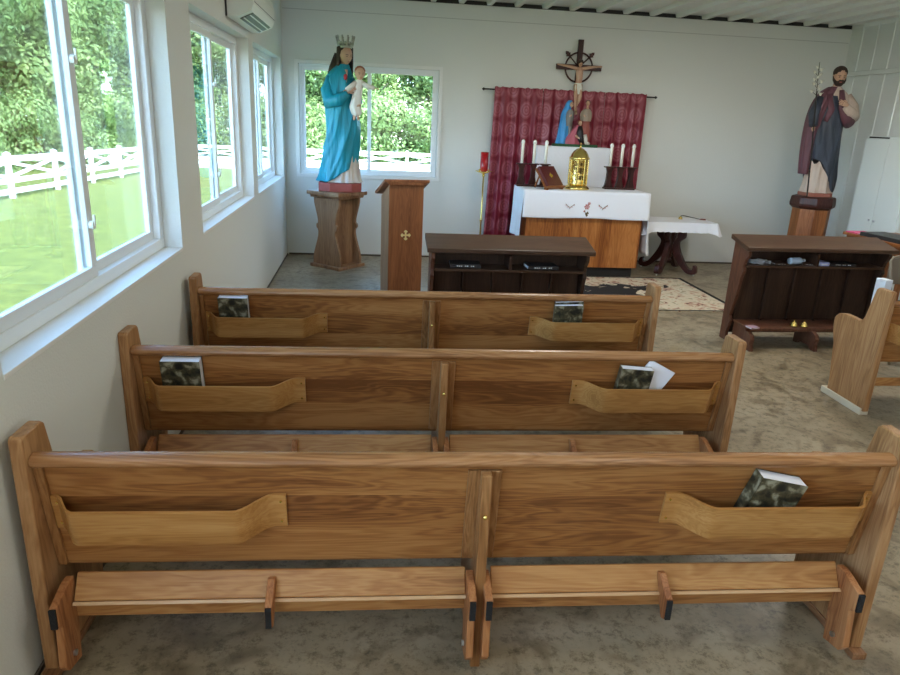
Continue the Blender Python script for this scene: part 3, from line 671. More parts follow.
# cloth covered stand behind the altar
st = thing('display_stand', 'tall stand covered in white cloth behind the altar, under the figure group', 'stand', (3.83, 9.38, 0))
MB().box(-.49, .49, -.11, .11, 0, 1.60).build('stand_box', plain('stand_board', (.6, .6, .57), .7), st)
mb = MB(); n = 90; rings = []
def outline(u):
    L = [(-.5, -.12), (.5, -.12), (.5, .12), (-.5, .12)]
    per = [1.0, .24, 1.0, .24]; tot = sum(per); s_ = u*tot
    for k in range(4):
        if s_ <= per[k] or k == 3:
            a, b = L[k], L[(k+1) % 4]; f_ = min(1, s_/per[k]); return (a[0]+(b[0]-a[0])*f_, a[1]+(b[1]-a[1])*f_)
        s_ -= per[k]
for j in range(12):
    v = j/11; rings.append([(outline(i/n)[0]*(1+.012*v*sin(i*1.3)), outline(i/n)[1]*(1+.03*v*sin(i*.9)), 1.612-.75*v) for i in range(n)])
mb.loft(rings, cap=False); mb.add([(-.5, -.12, 1.612), (.5, -.12, 1.612), (.5, .12, 1.612), (-.5, .12, 1.612)], [(0, 1, 2, 3)])
sc = mb.build('stand_cloth', white_cloth, st, smooth=False)
# ------------------------------------------------------------------ tabernacle
tb = thing('tabernacle', 'domed gold tabernacle with embossed walls at the centre of the altar', 'tabernacle', (3.795, 8.86, AZ+.008)); tb.scale = (1, 1, 1.04)
MB().lathe([(.155, 0), (.16, .012), (.15, .028), (.13, .045), (.118, .055)], n=40).build('base', brass, tb, smooth=True)
mb = MB(); mb.lathe([(.11, .0555), (.112, .07), (.108, .09), (.108, .34), (.113, .35), (.11, .362)], n=40); mb.build('drum', gold, tb, smooth=True)
q = MB()
for k in range(8):
    a = 2*pi*k/8+pi/8; q.tube([(.118*cos(a), .118*sin(a), .058), (.118*cos(a), .118*sin(a), .355)], .009, 8)
q.build('column', brass, tb)
q = MB()
for k in range(-1, 2):
    a = -pi/2+k*.42
    q.box(-.016, .016, -.1125, -.1085, .12, .17, M=RZ(a+pi/2)).box(-.014, .014, -.1125, -.1085, .2, .26, M=RZ(a+pi/2)).box(-.012, .012, -.1125, -.1085, .29, .32, M=RZ(a+pi/2))
q.build('relief_recess', plain('dark_brass', (.1, .065, .02), .5, .8), tb)  # dark plates on the drum drawn as the recesses of its relief
MB().lathe([(.13, .3625), (.132, .375), (.118, .39), (.105, .42), (.08, .455), (.045, .482), (.015, .492)], n=40).build('dome', brass, tb, smooth=True)
MB().lathe([(.012, .4925), (.018, .505), (.008, .515), (.006, .555), (.002, .562)], n=12).build('finial', brass, tb, smooth=True)
# ------------------------------------------------------------------ candle stands
def cstand(label, x0, w, y, n, wide):
    t = thing('candle_stand', label, 'candle stand', (x0, y, AZ+.008), 0, 'wooden candle stands on the altar')
    MB().box(-.055, w+.055, -.06, .06, 0, .02).build('base_board', mahog, t, bevel=.004)
    for k in range(n):
        x = w*k/(n-1)
        MB().prism([(x-.055, 0.02), (x+.055, .02), (x+.032, .12), (x+.03, .22), (x+.045, .275), (x-.045, .275), (x-.03, .22), (x-.032, .12)], -.025, .025, 'y').build('upright', mahog, t, bevel=.004)
        MB().box(x-.068, x+.068, -.04, .04, .2755, .29).build('candle_shelf', mahog, t, bevel=.003)
    return t
cstand('wooden three-candle stand on the left end of the altar, partly behind the book', 3.085, .31, 9.03, 3, 0)
cstand('wooden three-candle stand on the right end of the altar', 4.265, .30, 9.03, 3, 0)
cn = None
for lab, x in (('leftmost tall white candle on the altar', 3.085), ('middle white candle of the left trio on the altar', 3.24), ('white candle nearest the book stand on the altar', 3.395),
               ('white candle nearest the gold tabernacle on its right', 4.265), ('middle white candle of the right trio on the altar', 4.415), ('rightmost tall white candle on the altar', 4.565)):
    if cn is None:
        cn = thing('altar_candle', lab, 'candle', (x, 9.03, AZ+.2985), 0, 'white candles on the altar')
        MB().lathe([(.019, 0), (.019, .25), (.016, .262), (.016, .285), (.008, .294)], n=16).build('wax_stick', wax, cn, smooth=True)
        MB().lathe([(.022, .246), (.024, .25), (.024, .272), (.019, .284), (.015, .284)], n=16).build('follower', plain('frosted_glass_follower', (.85, .85, .8), .2), cn, smooth=True)
        MB().tube([(0, 0, .294), (.001, 0, .305)], .0018, 6).build('wick', black_pl, cn)
    else:
        c = copy_tree(cn); c.location.x = x; c['label'] = lab
# ------------------------------------------------------------------ missal on its stand
ms = thing('book_stand', 'wooden folding book stand holding the red book on the altar', 'book stand', (3.40, 8.76, AZ+.008), .6)
tl = radians(35)
Mt = T(0, 0, .03) @ Matrix.Rotation(-tl, 4, 'X')
tk = Matrix.Rotation(0, 4, 'X')
def stand_M(): return T(0, -.09, .028) @ Matrix.Rotation(radians(50), 4, 'X')
SM = stand_M()
mb = MB()
for x in (-.15, 0, .15): mb.box(x-.014, x+.014, 0, .29, -.016, 0, M=SM)
mb.box(-.17, .17, .02, .045, -.0161, -.0005, M=SM); mb.box(-.17, .17, .24, .265, -.0161, -.0005, M=SM); mb.box(-.18, .18, -.016, 0, -.016, .035, M=SM)
mb.build('book_rest', cherry, ms, bevel=.002)
mb = MB()
for x in (-.12, .12): mb.tube([(x, .05, .20), (x, .13, .01)], .01, 6)
mb.build('rear_leg', cherry, ms)
mb = MB()
for x in (-.14, .14): mb.box(x-.012, x+.012, -.11, -.055, 0, .03)
mb.build('foot', cherry, ms)
redcov = plain('maroon_leather', (.10, .014, .016), .35, bump=.2, bscale=80)
bk = thing('altar_book', 'maroon altar book with gold emblem leaning on the wooden stand', 'book'); bk.matrix_world = T(3.40, 8.76, AZ+.008) @ RZ(.6) @ SM @ T(0, .001, .0005)
MB().box(-.135, .13, .004, .286, .004, .034).build('page_block', plain('gilt_page_edge', (.55, .3, .15), .4), bk)
MB().box(-.14, .138, 0, .29, 0, .0035).box(-.14, .138, 0, .29, .0345, .038).box(-.144, -.138, 0, .29, 0, .038).build('cover', redcov, bk, bevel=.0015)
q = MB().box(-.006, .006, .11, .19, .0383, .0395).box(-.03, .03, .145, .157, .0383, .0395)
q.lathe([(.026, .0381), (.026, .0388)], c=(0, .151, 0), n=20); q.build('emblem', brass, bk)
# ------------------------------------------------------------------ sanctuary lamp stand
sl = thing('lamp_stand', 'slim brass stand holding a red glass lamp left of the curtain', 'lamp stand', (2.62, 9.2, 0))
MB().lathe([(.12, 0), (.12, .012), (.08, .03), (.03, .045), (.016, .07)], n=28).build('base', brass, sl, smooth=True)
MB().lathe([(.011, .07), (.011, .6), (.018, .61), (.018, .63), (.011, .64), (.011, 1.18), (.02, 1.2), (.012, 1.22)], n=14).build('pole', brass, sl, smooth=True)
q = MB().lathe([(.012, 1.2205), (.035, 1.235), (.075, 1.245), (.085, 1.252), (.02, 1.256)], n=24)
q.tube([(-.11, 0, 1.262), (-.05, 0, 1.25), (.05, 0, 1.25), (.11, 0, 1.262)], .006, 8)
q.build('drip_tray', brass, sl, smooth=True)
for s_ in (-1, 1): MB().lathe([(.006, 1.256), (.012, 1.275), (.004, 1.29)], c=(s_*.06, -.02, 0), n=10).build('ornament', brass, sl)
rl = thing('sanctuary_lamp', 'red glass lamp cylinder on top of the slim brass stand', 'lamp', (2.62, 9.2, 1.257))
redg = plain('ruby_glass', (.45, .008, .012), .08); redg.node_tree.nodes['Principled BSDF'].inputs['Transmission Weight'].default_value = .25
MB().lathe([(.03, 0), (.05, .01), (.052, .05), (.052, .245), (.047, .245), (.047, .06), (.02, .03)], n=28).build('glass_cylinder', redg, rl, smooth=True)
MB().lathe([(.04, .031), (.04, .15), (.005, .152)], n=20).build('candle_insert', wax, rl)
# ------------------------------------------------------------------ curtain and rod
rod = thing('curtain_rod', 'thin black rod holding the red curtain on the back wall', 'curtain rod', (3.81, 9.6, 2.295))
MB().tube([(-1.18, 0, 0), (1.18, 0, 0)], .010, 10).build('pole', dark_metal, rod)
for s_ in (-1, 1): MB().lathe([(.014, 0), (.02, .012), (.006, .03)], n=10, M=T(s_*1.18, 0, 0) @ Matrix.Rotation(s_*pi/2, 4, 'Y')).build('finial', dark_metal, rod)
for s_ in (-1, 0, 1): MB().box(s_*1.1-.008, s_*1.1+.008, 0.0, .094, -.006, .004).build('bracket', dark_metal, rod)
cur = curtain_mat()
def curtain(x0, x1, label, seed, ztop=2.33, zb=.06):
    rng = random.Random(seed); nx, nz = 220, 40; mb = MB(); me_uv = []
    ph = [rng.random()*6 for _ in range(6)]
    def P(i, j):
        u = i/nx; v = j/nz; x = x0+(x1-x0)*u; z = ztop+(zb-ztop)*v
        g = (x-x0)
        gather = .6*sin(g*58+ph[0])+.4*sin(g*91+ph[1]); fold = sin(g*44+ph[2]+.9*sin(g*7+ph[4]))+.45*sin(g*71+ph[3]+v)
        a = max(0, 1-v*7); amp = .014*a*gather+(1-a*.75)*.036*fold*(.5+.5*min(1, v*2))
        zz = z+(.008*gather if j == 0 else 0)
        if 0 < v < .06: amp *= .9
        sh = (v**1.2)*.05*(1 if x0 < 3.5 else -.2)
        return (x-sh*(1-u) + .006*fold*v, 9.6-.026+amp*.85-(.012 if v > .04 else .004), zz)
    vs = [P(i, j) for i in range(nx+1) for j in range(nz+1)]
    fs = [(i*(nz+1)+j, (i+1)*(nz+1)+j, (i+1)*(nz+1)+j+1, i*(nz+1)+j+1) for i in range(nx) for j in range(nz)]
    mb.add(vs, fs); o = mb.build('curtain', cur, None, smooth=True)
    uv = o.data.uv_layers.new(name='UVMap')
    for lp in o.data.loops:
        i, j = divmod(lp.vertex_index, nz+1); uv.data[lp.index].uv = (x0+(x1-x0)*i/nx*1.12, (ztop-(ztop-zb)*j/nz))
    o.modifiers.new('s', 'SOLIDIFY').thickness = .002
    return tag(o, label, 'curtain', 'crimson curtain panels on the back wall')
curtain(2.765, 3.42, 'left crimson curtain panel with pale round medallions on the back wall', 1)
curtain(3.425, 4.27, 'middle crimson curtain panel behind the figure group', 2)
curtain(4.275, 4.86, 'right crimson curtain panel, its edge nearest the side table', 5)

# ------------------------------------------------------------------ statues helpers
def robe(rings, n=72, sub=8, folds=None, hem=None):
    pts = smooth_pts(rings, sub); out = []
    for idx, (z, cx_, cy_, rx, ry) in enumerate(pts):
        t = idx/(len(pts)-1); ring = []
        for k in range(n):
            a = 2*pi*k/n; f_ = 1+(folds(a, t) if folds else 0); zz = z+(hem(a)*(1-t)**3 if hem else 0)
            ring.append((cx_+rx*f_*cos(a), cy_+ry*f_*sin(a), zz))
        out.append(ring)
    mb = MB(); mb.loft(out, True); return mb
def head(mb_name, c, r, face, mskin, parent, tilt=0, beard=None, eyes=True):
    # r: (half width, half depth, half height); face: yaw angle the face looks at (0 = -y)
    rx, ry, rz = r; rings = []; n = 28; m_ = 22
    for i in range(m_+1):
        t = -pi/2+pi*i/m_; q = max(cos(t), .02); z = sin(t); ring = []
        jaw = 1-.22*max(0, -z)**1.5
        for k in range(n):
            a = 2*pi*k/n; x = q*cos(a)*jaw; y = q*sin(a)
            fy = 0
            if sin(a) < 0:
                w = exp(-(cos(a)/.16)**2)*(-sin(a))
                fy -= w*(.26*exp(-((z+.18)/.13)**2)+.10*exp(-((z+.02)/.18)**2))      # nose
                fy -= .05*exp(-((z+.5)/.1)**2)*exp(-(cos(a)/.3)**2)                    # lips
                fy -= .09*exp(-((z+.78)/.14)**2)*exp(-(cos(a)/.35)**2)                 # chin
                fy += .09*(exp(-((cos(a)-.38)/.17)**2)+exp(-((cos(a)+.38)/.17)**2))*exp(-((z-.06)/.12)**2)  # sockets
            ring.append((x*rx, (y*(.95 if y < 0 else 1)+fy)*ry, z*rz))
        rings.append(ring)
    M = T(*c) @ RZ(face) @ Matrix.Rotation(tilt, 4, 'X')
    mb = MB().loft(rings, True, M)
    for s_ in (-1, 1): mb.ball((s_*rx*.97, ry*.08, -.05*rz), (rx*.1, ry*.18, rz*.22), 8, M)
    h = mb.build(mb_name, mskin, parent, smooth=True)
    if eyes:
        q = MB(); b = MB(); li = MB()
        for s_ in (-1, 1):
            q.ball((s_*rx*.37, -ry*.83, rz*.05), (rx*.13, ry*.07, rz*.05), 8, M)
            b.tube([(s_*rx*.18, -ry*.93, rz*.2), (s_*rx*.4, -ry*.9, rz*.26), (s_*rx*.6, -ry*.74, rz*.2)], rx*.04, 6, M=M)
        q.build('eyes', hair_dark, h); b.build('eyebrows', hair_dark, h)
        li.ball((0, -ry*1.0, -rz*.5), (rx*.25, ry*.06, rz*.055), 10, M); li.build('lips', plain('painted_lips_'+mb_name+parent.name, (.45, .12, .1), .4), h)
    return h, M
def hand_mb(M, L, curl=.5, spread=.12, mirror=1):
    # M maps: palm along +x from wrist (origin), palm face -z, thumb side +y*mirror
    mb = MB(); W_ = L*.42
    mb.loft([[(x, yy*w+0, zz*h) for yy, zz in ((-1, -.6), (-.6, -1), (.6, -1), (1, -.6), (1, .6), (.6, 1), (-.6, 1), (-1, .6))] for x, w, h in ((-.12*L, W_*.32, L*.085), (0, W_*.34, L*.08), (L*.15, W_*.5, L*.085), (L*.4, W_*.54, L*.075), (L*.5, W_*.5, L*.06))], True, M)
    for k, (ln, yy) in enumerate(((.44, .38), (.5, .13), (.47, -.13), (.37, -.38))):
        a = (yy*spread*2)*mirror; c = 0; p = Vector((L*.46, yy*W_*mirror, 0)); pts = [p.copy()]; d = Vector((cos(a), sin(a), 0))
        for s_ in range(3):
            c += curl*(.7+.15*k); seg = L*ln*(.42, .32, .26)[s_]
            p = p+Vector((d.x*cos(c), d.y*cos(c), -sin(c)))*seg; pts.append(p.copy())
        mb.tube(pts, [L*.062, L*.058, L*.05, L*.036], 8, M=M)
    p = Vector((L*.08, W_*.3*mirror, -L*.02)); pts = [p, p+Vector((L*.14, L*.15*mirror, -L*.04)), p+Vector((L*.29, L*.2*mirror, -L*.08)), p+Vector((L*.38, L*.18*mirror, -L*.12))]
    mb.tube(pts, [L*.075, L*.068, L*.056, L*.04], 8, M=M)
    return mb
def frame(o, xdir, zdir):
    x = Vector(xdir).normalized(); z = Vector(zdir); z = (z-x*z.dot(x)).normalized(); y = z.cross(x)
    m_ = Matrix((x, y, z)).transposed().to_4x4(); m_.translation = Vector(o); return m_

# ------------------------------------------------------------------ pedestal + crowned woman statue
pa = thing('statue_pedestal', 'light oak pedestal with wavy sides under the blue-robed statue', 'pedestal', (.72, 8.98, 0), radians(-40))
wv = []
prof = [(.25, 0), (.25, .03), (.235, .035), (.235, .12), (.215, .2), (.165, .34), (.145, .42), (.15, .47), (.175, .50), (.175, .54), (.15, .56), (.155, .62), (.185, .72), (.21, .80), (.215, .87)]
def wavy():
    R_ = smooth_pts([(z, r) for r, z in prof[3:]], 4); L = [(-r, z) for z, r in R_][::-1]
    return [(-.235, .04), (.235, .04)]+[(r, z) for z, r in R_]+L
for y0 in (-.20, .165): MB().prism(wavy(), y0, y0+.035, 'y').build('side_board', ped_w, pa, bevel=.003)
MB().box(-.115, .115, -.164, .164, .04, .87).build('core_box', ped_w, pa)
MB().box(-.255, .255, -.245, .245, 0, .0395).build('base_board', ped_w, pa, bevel=.006)
MB().box(-.27, .27, -.27, .27, .905, .95).build('top_board', ped_w, pa, bevel=.006)
MB().prism([(-.235, .8705), (-.15, .8705), (-.1, .885), (0, .88), (.1, .885), (.15, .8705), (.235, .8705), (.245, .904), (-.245, .904)], -.235, .235, 'y').build('moulding', ped_w, pa, bevel=.003)

MZ = .9705; pa.scale = (1, 1, 1.02)
ma = thing('crowned_woman_statue', 'painted statue of a crowned woman in turquoise robe holding a child', 'statue', (.785, 8.98, MZ)); ma.scale = (1.07, 1.07, 1.062)
pl_red = plain('dusty_red_plinth', (.34, .075, .06), .6, var=.15, bscale=20)
MB().prism([(-.27, -.1), (-.14, -.19), (.12, -.19), (.225, -.1), (.225, .12), (.14, .18), (-.14, .18), (-.27, .12)], 0, .10, 'z').build('plinth', pl_red, ma, bevel=.008)
turq = plain('turquoise_paint', (.004, .27, .38), .45, var=.12, bscale=8); cream = plain('cream_paint', (.62, .56, .5), .5, var=.1, bscale=20)
drape(turq); drape(cream)
def fd(a, t): return (1-t)*(.05*sin(9*a+2*t)+.04*sin(15*a+1))
robe([(.106, .0, 0, .225, .17), (.16, .0, 0, .20, .15), (.4, .02, 0, .16, .13), (.7, .02, 0, .14, .12)], folds=lambda a, t: .10*sin(11*a+1)*(1-t)+.05*sin(19*a)).build('dress', cream, ma, smooth=True)
def fm(a, t):
    s_ = sin(a); f_ = .06*sin(6*a+9*t+2)+.04*sin(11*a-7*t)
    d = abs(((a-4.2-3.0*(t-.3)+pi) % (2*pi))-pi); f_ += .15*exp(-(d/.13)**2)*(1 if t < .72 else 0)
    d = abs(((a-4.9-2.6*(t-.25)+pi) % (2*pi))-pi); f_ += .14*exp(-(d/.10)**2)*(1 if t < .6 else 0)
    d = abs(((a-3.6-2.4*(t-.2)+pi) % (2*pi))-pi); f_ += .12*exp(-(d/.10)**2)*(1 if t < .62 else 0)
    return f_*(1-.6*max(0, t-.75)*4)
robe([(.13, -.05, 0, .215, .17), (.3, -.025, 0, .215, .165), (.5, .0, 0, .205, .16), (.68, .015, -.005, .195, .16), (.88, .0, -.01, .175, .15), (1.02, -.02, -.01, .165, .15), (1.16, -.03, 0, .16, .135), (1.28, -.02, 0, .145, .115), (1.36, .0, 0, .10, .085), (1.41, .02, 0, .06, .055)],
     folds=fm, hem=lambda a: .14*max(0, cos(a+.5))+.05*max(0, cos(a))-.02).build('mantle', turq, ma, smooth=True)
# right sleeve / arm under the mantle
q = MB(); q.tube([(-.12, -.03, 1.26), (-.16, -.07, 1.12), (-.13, -.14, 1.0), (-.02, -.19, 1.02), (.07, -.2, 1.1)], [.05, .075, .085, .07, .045], 16); q.build('sleeve', turq, ma, smooth=True)
q = MB(); q.tube([(.10, -.02, 1.25), (.16, -.06, 1.12), (.18, -.12, 1.0)], [.045, .06, .055], 14); q.build('sleeve', turq, ma, smooth=True)
MB().tube([(.025, -.02, 1.33), (.03, -.01, 1.43)], [.045, .04], 14).build('neck', skin_light, ma, smooth=True)
MB().add([(-.0, -.085, 1.35), (.07, -.085, 1.35), (.06, -.12, 1.22), (.035, -.13, 1.17), (.02, -.12, 1.24)], [(0, 1, 2, 3, 4)]).build('neckline', skin_light, ma)
h, M = head('head', (.045, -.025, 1.50), (.068, .08, .1), .6, skin_light, ma, tilt=.25)
M2 = T(.04, -.005, 1.505) @ RZ(.5)
# hair: shell round the back and sides, falling behind
q = MB(); rings = []
for i in range(15):
    t = i/14; z = .115-.1*t*1.0-.36*max(0, t-.35)**1.1; rr = (.03+.06*min(1, t*3.2)) if t < .3 else .09-.0*t
    ring = []
    for k in range(20):
        a = pi*(-.12+1.24*k/19); ring.append((rr*cos(a)*(1.0+.25*max(0, t-.4)), rr*1.1*sin(a)+.01+.03*max(0, t-.4), z))
    inner = [(p[0]*.8, p[1]*.8-.002, p[2]) for p in ring][::-1]; rings.append(ring+inner)
q.loft(rings, True, M2)
q.ball((0, .015, .052), (.078, .088, .062), 16, M2)
q.build('hair', hair_dark, ma, smooth=True)
MB().tube([(-.02, .05, 1.5), (-.09, .07, 1.36), (-.135, .07, 1.2), (-.15, .08, 1.0)], [.07, .06, .05, .02], 12).build('veil', hair_dark, ma, smooth=True)
MB().ball((.045, -.125, 1.27), (.022, .012, .035), 10).build('heart_emblem', plain('crimson_paint', (.35, .02, .03), .4), ma, smooth=True)
silver = plain('aged_silver', (.45, .46, .42), .35, 1)
q = MB().lathe([(.072, 0), (.075, .0), (.077, .028), (.073, .03)], c=(.04, -.01, 1.578), n=24)
for k in range(10):
    a = 2*pi*k/10; dx, dy = cos(a), sin(a)
    q.tube([(.04+.073*dx, -.01+.073*dy, 1.6), (.04+.085*dx, -.01+.085*dy, 1.645), (.04+.102*dx, -.01+.102*dy, 1.69)], [.015, .012, .007], 6)
    q.ball((.04+.099*dx, -.01+.102*dy, 1.698), .012, 6)
    a2 = a+pi/10; q.ball((.04+.083*cos(a2), -.01+.083*sin(a2), 1.63), .017, 6)
    q.tube([(.04+.085*dx, -.01+.085*dy, 1.635), (.04+.083*cos(a2), -.01+.083*sin(a2), 1.625)], .005, 5)
q.build('crown', silver, ma, smooth=True)
hand_mb(frame((.08, -.205, 1.11), (.75, -.1, .55), (0, -1, .2)), .11, .25, .12, -1).build('hand', skin_light, ma, smooth=True)
hand_mb(frame((.17, -.15, .97), (.3, -.8, -.1), (0, .3, -1)), .11, .35, .1, 1).build('hand', skin_light, ma, smooth=True)
# child
ch = robe([(.86, .165, -.17, .03, .03), (.89, .165, -.17, .055, .05), (.96, .155, -.165, .065, .055), (1.04, .165, -.165, .055, .05), (1.14, .185, -.165, .05, .045), (1.22, .195, -.165, .05, .038), (1.25, .2, -.165, .025, .025)], n=32, folds=lambda a, t: .10*sin(7*a+3*t)*(1-t))
ch.tube([(.22, -.165, 1.21), (.29, -.18, 1.18), (.365, -.2, 1.165)], [.032, .028, .022], 10); ch.tube([(.16, -.17, 1.21), (.11, -.2, 1.17), (.06, -.23, 1.13)], [.032, .03, .026], 10)
cb = ch.build('child', plain('white_robe_paint', (.72, .68, .62), .5), ma, smooth=True); cb['label'] = 'red-haired child in a white gown with one arm stretched out'
head('child_head', (.205, -.175, 1.31), (.055, .06, .07), .3, skin_light, cb, tilt=.2)
MB().ball((.205, -.155, 1.335), (.062, .064, .06), 14).build('child_hair', hair_red, cb, smooth=True)
hand_mb(frame((.37, -.2, 1.165), (1, -.1, -.1), (0, -.3, 1)), .05, .2).build('child_hand', skin_light, cb, smooth=True)
hand_mb(frame((.06, -.232, 1.13), (-1, -.2, -.2), (0, -.3, 1)), .045, .3).build('child_hand', skin_light, cb, smooth=True)
for s_ in (-1, 1): MB().tube([(.165+s_*.02, -.18, .87), (.165+s_*.022, -.185, .83), (.165+s_*.024, -.22, .82)], [.018, .014, .011], 8).build('child_foot', skin_light, cb, smooth=True)

# ------------------------------------------------------------------ lectern
lc = thing('lectern', 'tall brown lectern with a small gold cross on its front', 'lectern', (1.475, 7.42, 0), radians(10))
hw, hd, hz = .182, .21, 1.235
q = MB().box(-hw, hw, -hd, -hd+.02, .03, hz); q.build('front_panel', lect_w, lc, bevel=.003)
for s_ in (-1, 1):
    x0 = s_*hw-(.02 if s_ > 0 else 0)
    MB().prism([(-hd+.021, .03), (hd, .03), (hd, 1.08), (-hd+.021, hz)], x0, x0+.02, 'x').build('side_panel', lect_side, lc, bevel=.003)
MB().box(-hw+.021, hw-.021, hd-.03, hd-.015, .03, .6).build('rear_panel', lect_w, lc)
MB().box(-hw-.015, hw+.015, -hd-.015, hd+.01, 0, .0295).build('base_board', lect_w, lc, bevel=.004)
MB().prism([(-hd-.03, 1.266), (-hd-.025, 1.295), (hd+.09, 1.12), (hd+.09, 1.095), (hd, 1.10)], -hw-.055, hw+.055, 'x').build('reading_top', lect_w, lc, bevel=.006)
MB().prism([(-hw+.0, hz+.001), (hw, hz+.001), (hw+.03, hz+.03), (-hw-.03, hz+.03)], -hd-.03, -hd+.02, 'y').build('moulding', lect_w, lc, bevel=.002)
q = MB(); cz_, ye = .72, -hd-.004
for a in range(4):
    M = T(0, ye, cz_) @ Matrix.Rotation(a*pi/2, 4, 'Y')
    q.prism([(-.006, 0), (.006, 0), (.009, .03), (.022, .036), (.014, .045), (0, .055), (-.014, .045), (-.022, .036), (-.009, .03)], -.003, .003, 'y', M)
q.build('cross_emblem', plain('gilded_emblem', (.75, .58, .25), .4, .3), lc)

# ------------------------------------------------------------------ crucifix
cr = thing('crucifix', 'wall crucifix with a ringed dark wood cross above the red curtain', 'crucifix', (3.895, 9.64, 2.625))
MB().box(-.035, .035, -.02, .02, -.62, .345).box(-.31, .31, -.0195, .0195, -.035, .035).build('cross', mahog, cr, bevel=.004)
q = MB(); pts = [(.185*cos(2*pi*k/48), 0, .0+.185*sin(2*pi*k/48)) for k in range(49)]; q.tube(pts, .011, 8)
for a in (pi/4, 3*pi/4):
    q.tube([(0, .0, 0), (.2*cos(a), 0, .2*sin(a))], .008, 8)
    M = T(.21*cos(a), 0, .21*sin(a)) @ Matrix.Rotation(pi/2-a, 4, 'Y')
    q.prism([(-.012, -.015), (.012, -.015), (.035, .015), (.02, .02), (.022, .04), (0, .065), (-.022, .04), (-.02, .02), (-.035, .015)], -.012, .012, 'y', M)
q.build('ring', mahog, cr, smooth=False)
bd = MB(); yb = -.05
bd.tube([(0, yb, .0), (.0, yb-.005, -.06), (.005, yb-.01, -.14), (.0, yb, -.22)], [.04, .05, .044, .045], 14, flat=.75)
for s_ in (-1, 1):
    bd.tube([(s_*.03, yb, -.02), (s_*.12, yb+.005, .0), (s_*.20, yb+.01, .012), (s_*.275, yb+.015, .02)], [.026, .02, .016, .011], 10)
    bd.tube([(s_*.025, yb, -.22), (s_*.03, yb-.035, -.36), (s_*.015, yb-.01, -.50), (s_*.008, yb-.02, -.56)], [.036, .028, .022, .016], 10)
b_ = bd.build('corpus', skin, cr, smooth=True)
for s_ in (-1, 1): hand_mb(frame((s_*.27, yb+.015, .02), (s_, 0, .1), (0, 1, 0)), .045, .3).build('hand', skin, b_, smooth=True)
for s_ in (-1, 1): MB().tube([(s_*.008, yb-.02, -.555), (s_*.01, yb-.035, -.6)], [.016, .012], 8).build('foot', skin, b_, smooth=True)
head('head', (.0, yb-.03, .035), (.026, .03, .036), .15, skin, cr, tilt=.4)
MB().ball((0, yb-.024, .066), (.036, .036, .036), 12).build('hair', hair_dark, cr, smooth=True)
robe([(-.34, .0, yb-.01, .058, .042), (-.30, 0, yb-.01, .062, .045), (-.24, 0, yb-.005, .058, .042), (-.20, 0, yb, .05, .037)], n=32, folds=lambda a, t: .08*sin(8*a+4*t)).build('loincloth', plain('white_loincloth_paint', (.75, .74, .66), .5), cr, smooth=True)

# ------------------------------------------------------------------ figure group on the stand
fg = thing('figure_group', 'small painted group of mourning figures on a green base below the crucifix', 'figurine group', (3.865, 9.375, 1.6135))
gp = plain('dark_green_base', (.02, .09, .035), .6)
MB().prism([(-.3, -.10), (.28, -.10), (.32, 0), (.28, .09), (-.28, .09), (-.32, 0)], 0, .032, 'z').build('base', gp, fg, bevel=.008)
bl = plain('sky_blue_paint', (.04, .28, .62), .45); rp_ = plain('rose_paint', (.42, .09, .13), .5); gy = plain('grey_paint', (.2, .19, .18), .5); dkp = plain('black_paint', (.012, .011, .012), .5); wh = plain('white_figure_paint', (.7, .68, .62), .5); ds = plain('dull_red_paint', (.35, .09, .07), .5); tan = plain('taupe_paint', (.33, .26, .2), .5)
F = lambda a, t: .09*sin(8*a+3*t)*(1-t*.7)
# standing woman in blue veil
q = robe([(.033, -.19, 0, .085, .07), (.12, -.18, 0, .075, .06), (.3, -.17, 0, .062, .055), (.42, -.16, 0, .06, .05), (.5, -.14, .0, .045, .045), (.555, -.125, .0, .04, .042), (.585, -.12, .0, .02, .025)], n=36, folds=F)
w1 = q.build('woman_figure', bl, fg, smooth=True); w1['label'] = 'standing woman in a bright blue veil'
head('head', (-.105, -.035, .53), (.026, .03, .037), .5, skin, w1)
robe([(.26, -.125, -.05, .03, .02), (.36, -.12, -.055, .05, .035), (.44, -.115, -.05, .045, .03), (.47, -.115, -.045, .02, .02)], n=24, folds=F).build('bodice', gy, w1, smooth=True)
hand_mb(frame((-.13, -.085, .38), (.6, -.2, .5), (0, -1, 0)), .04, .3).build('hand', skin, w1, smooth=True)
# woman behind between them (dark skirt)
w2 = robe([(.033, -.11, -.01, .04, .04), (.2, -.10, -.01, .035, .035), (.34, -.10, -.03, .03, .03)], n=24, folds=F).build('skirt', gy, w1, smooth=True)
# standing young man
q = robe([(.033, .13, .02, .075, .06), (.15, .125, .02, .07, .055), (.32, .12, .02, .055, .045), (.4, .12, .02, .06, .045), (.44, .12, .02, .035, .03)], n=36, folds=F)
m1 = q.build('man_figure', ds, fg, smooth=True); m1['label'] = 'standing figure in dull red with a taupe shawl'
robe([(.33, .115, .0, .07, .055), (.4, .115, .0, .078, .055), (.455, .12, .01, .065, .045), (.49, .125, .01, .03, .03)], n=30, folds=F).build('shawl', tan, m1, smooth=True)
MB().tube([(.125, .0, .47), (.125, -.005, .52)], [.02, .018], 10).build('neck', skin, m1, smooth=True)
head('head', (.12, -.02, .555), (.026, .03, .037), -.2, skin, m1); MB().ball((.125, -.003, .568), (.03, .032, .035), 12).build('hair', hair_dark, m1, smooth=True)
hand_mb(frame((.09, -.06, .39), (-.5, -.2, .4), (0, -1, 0)), .04, .3).build('hand', skin, m1, smooth=True)
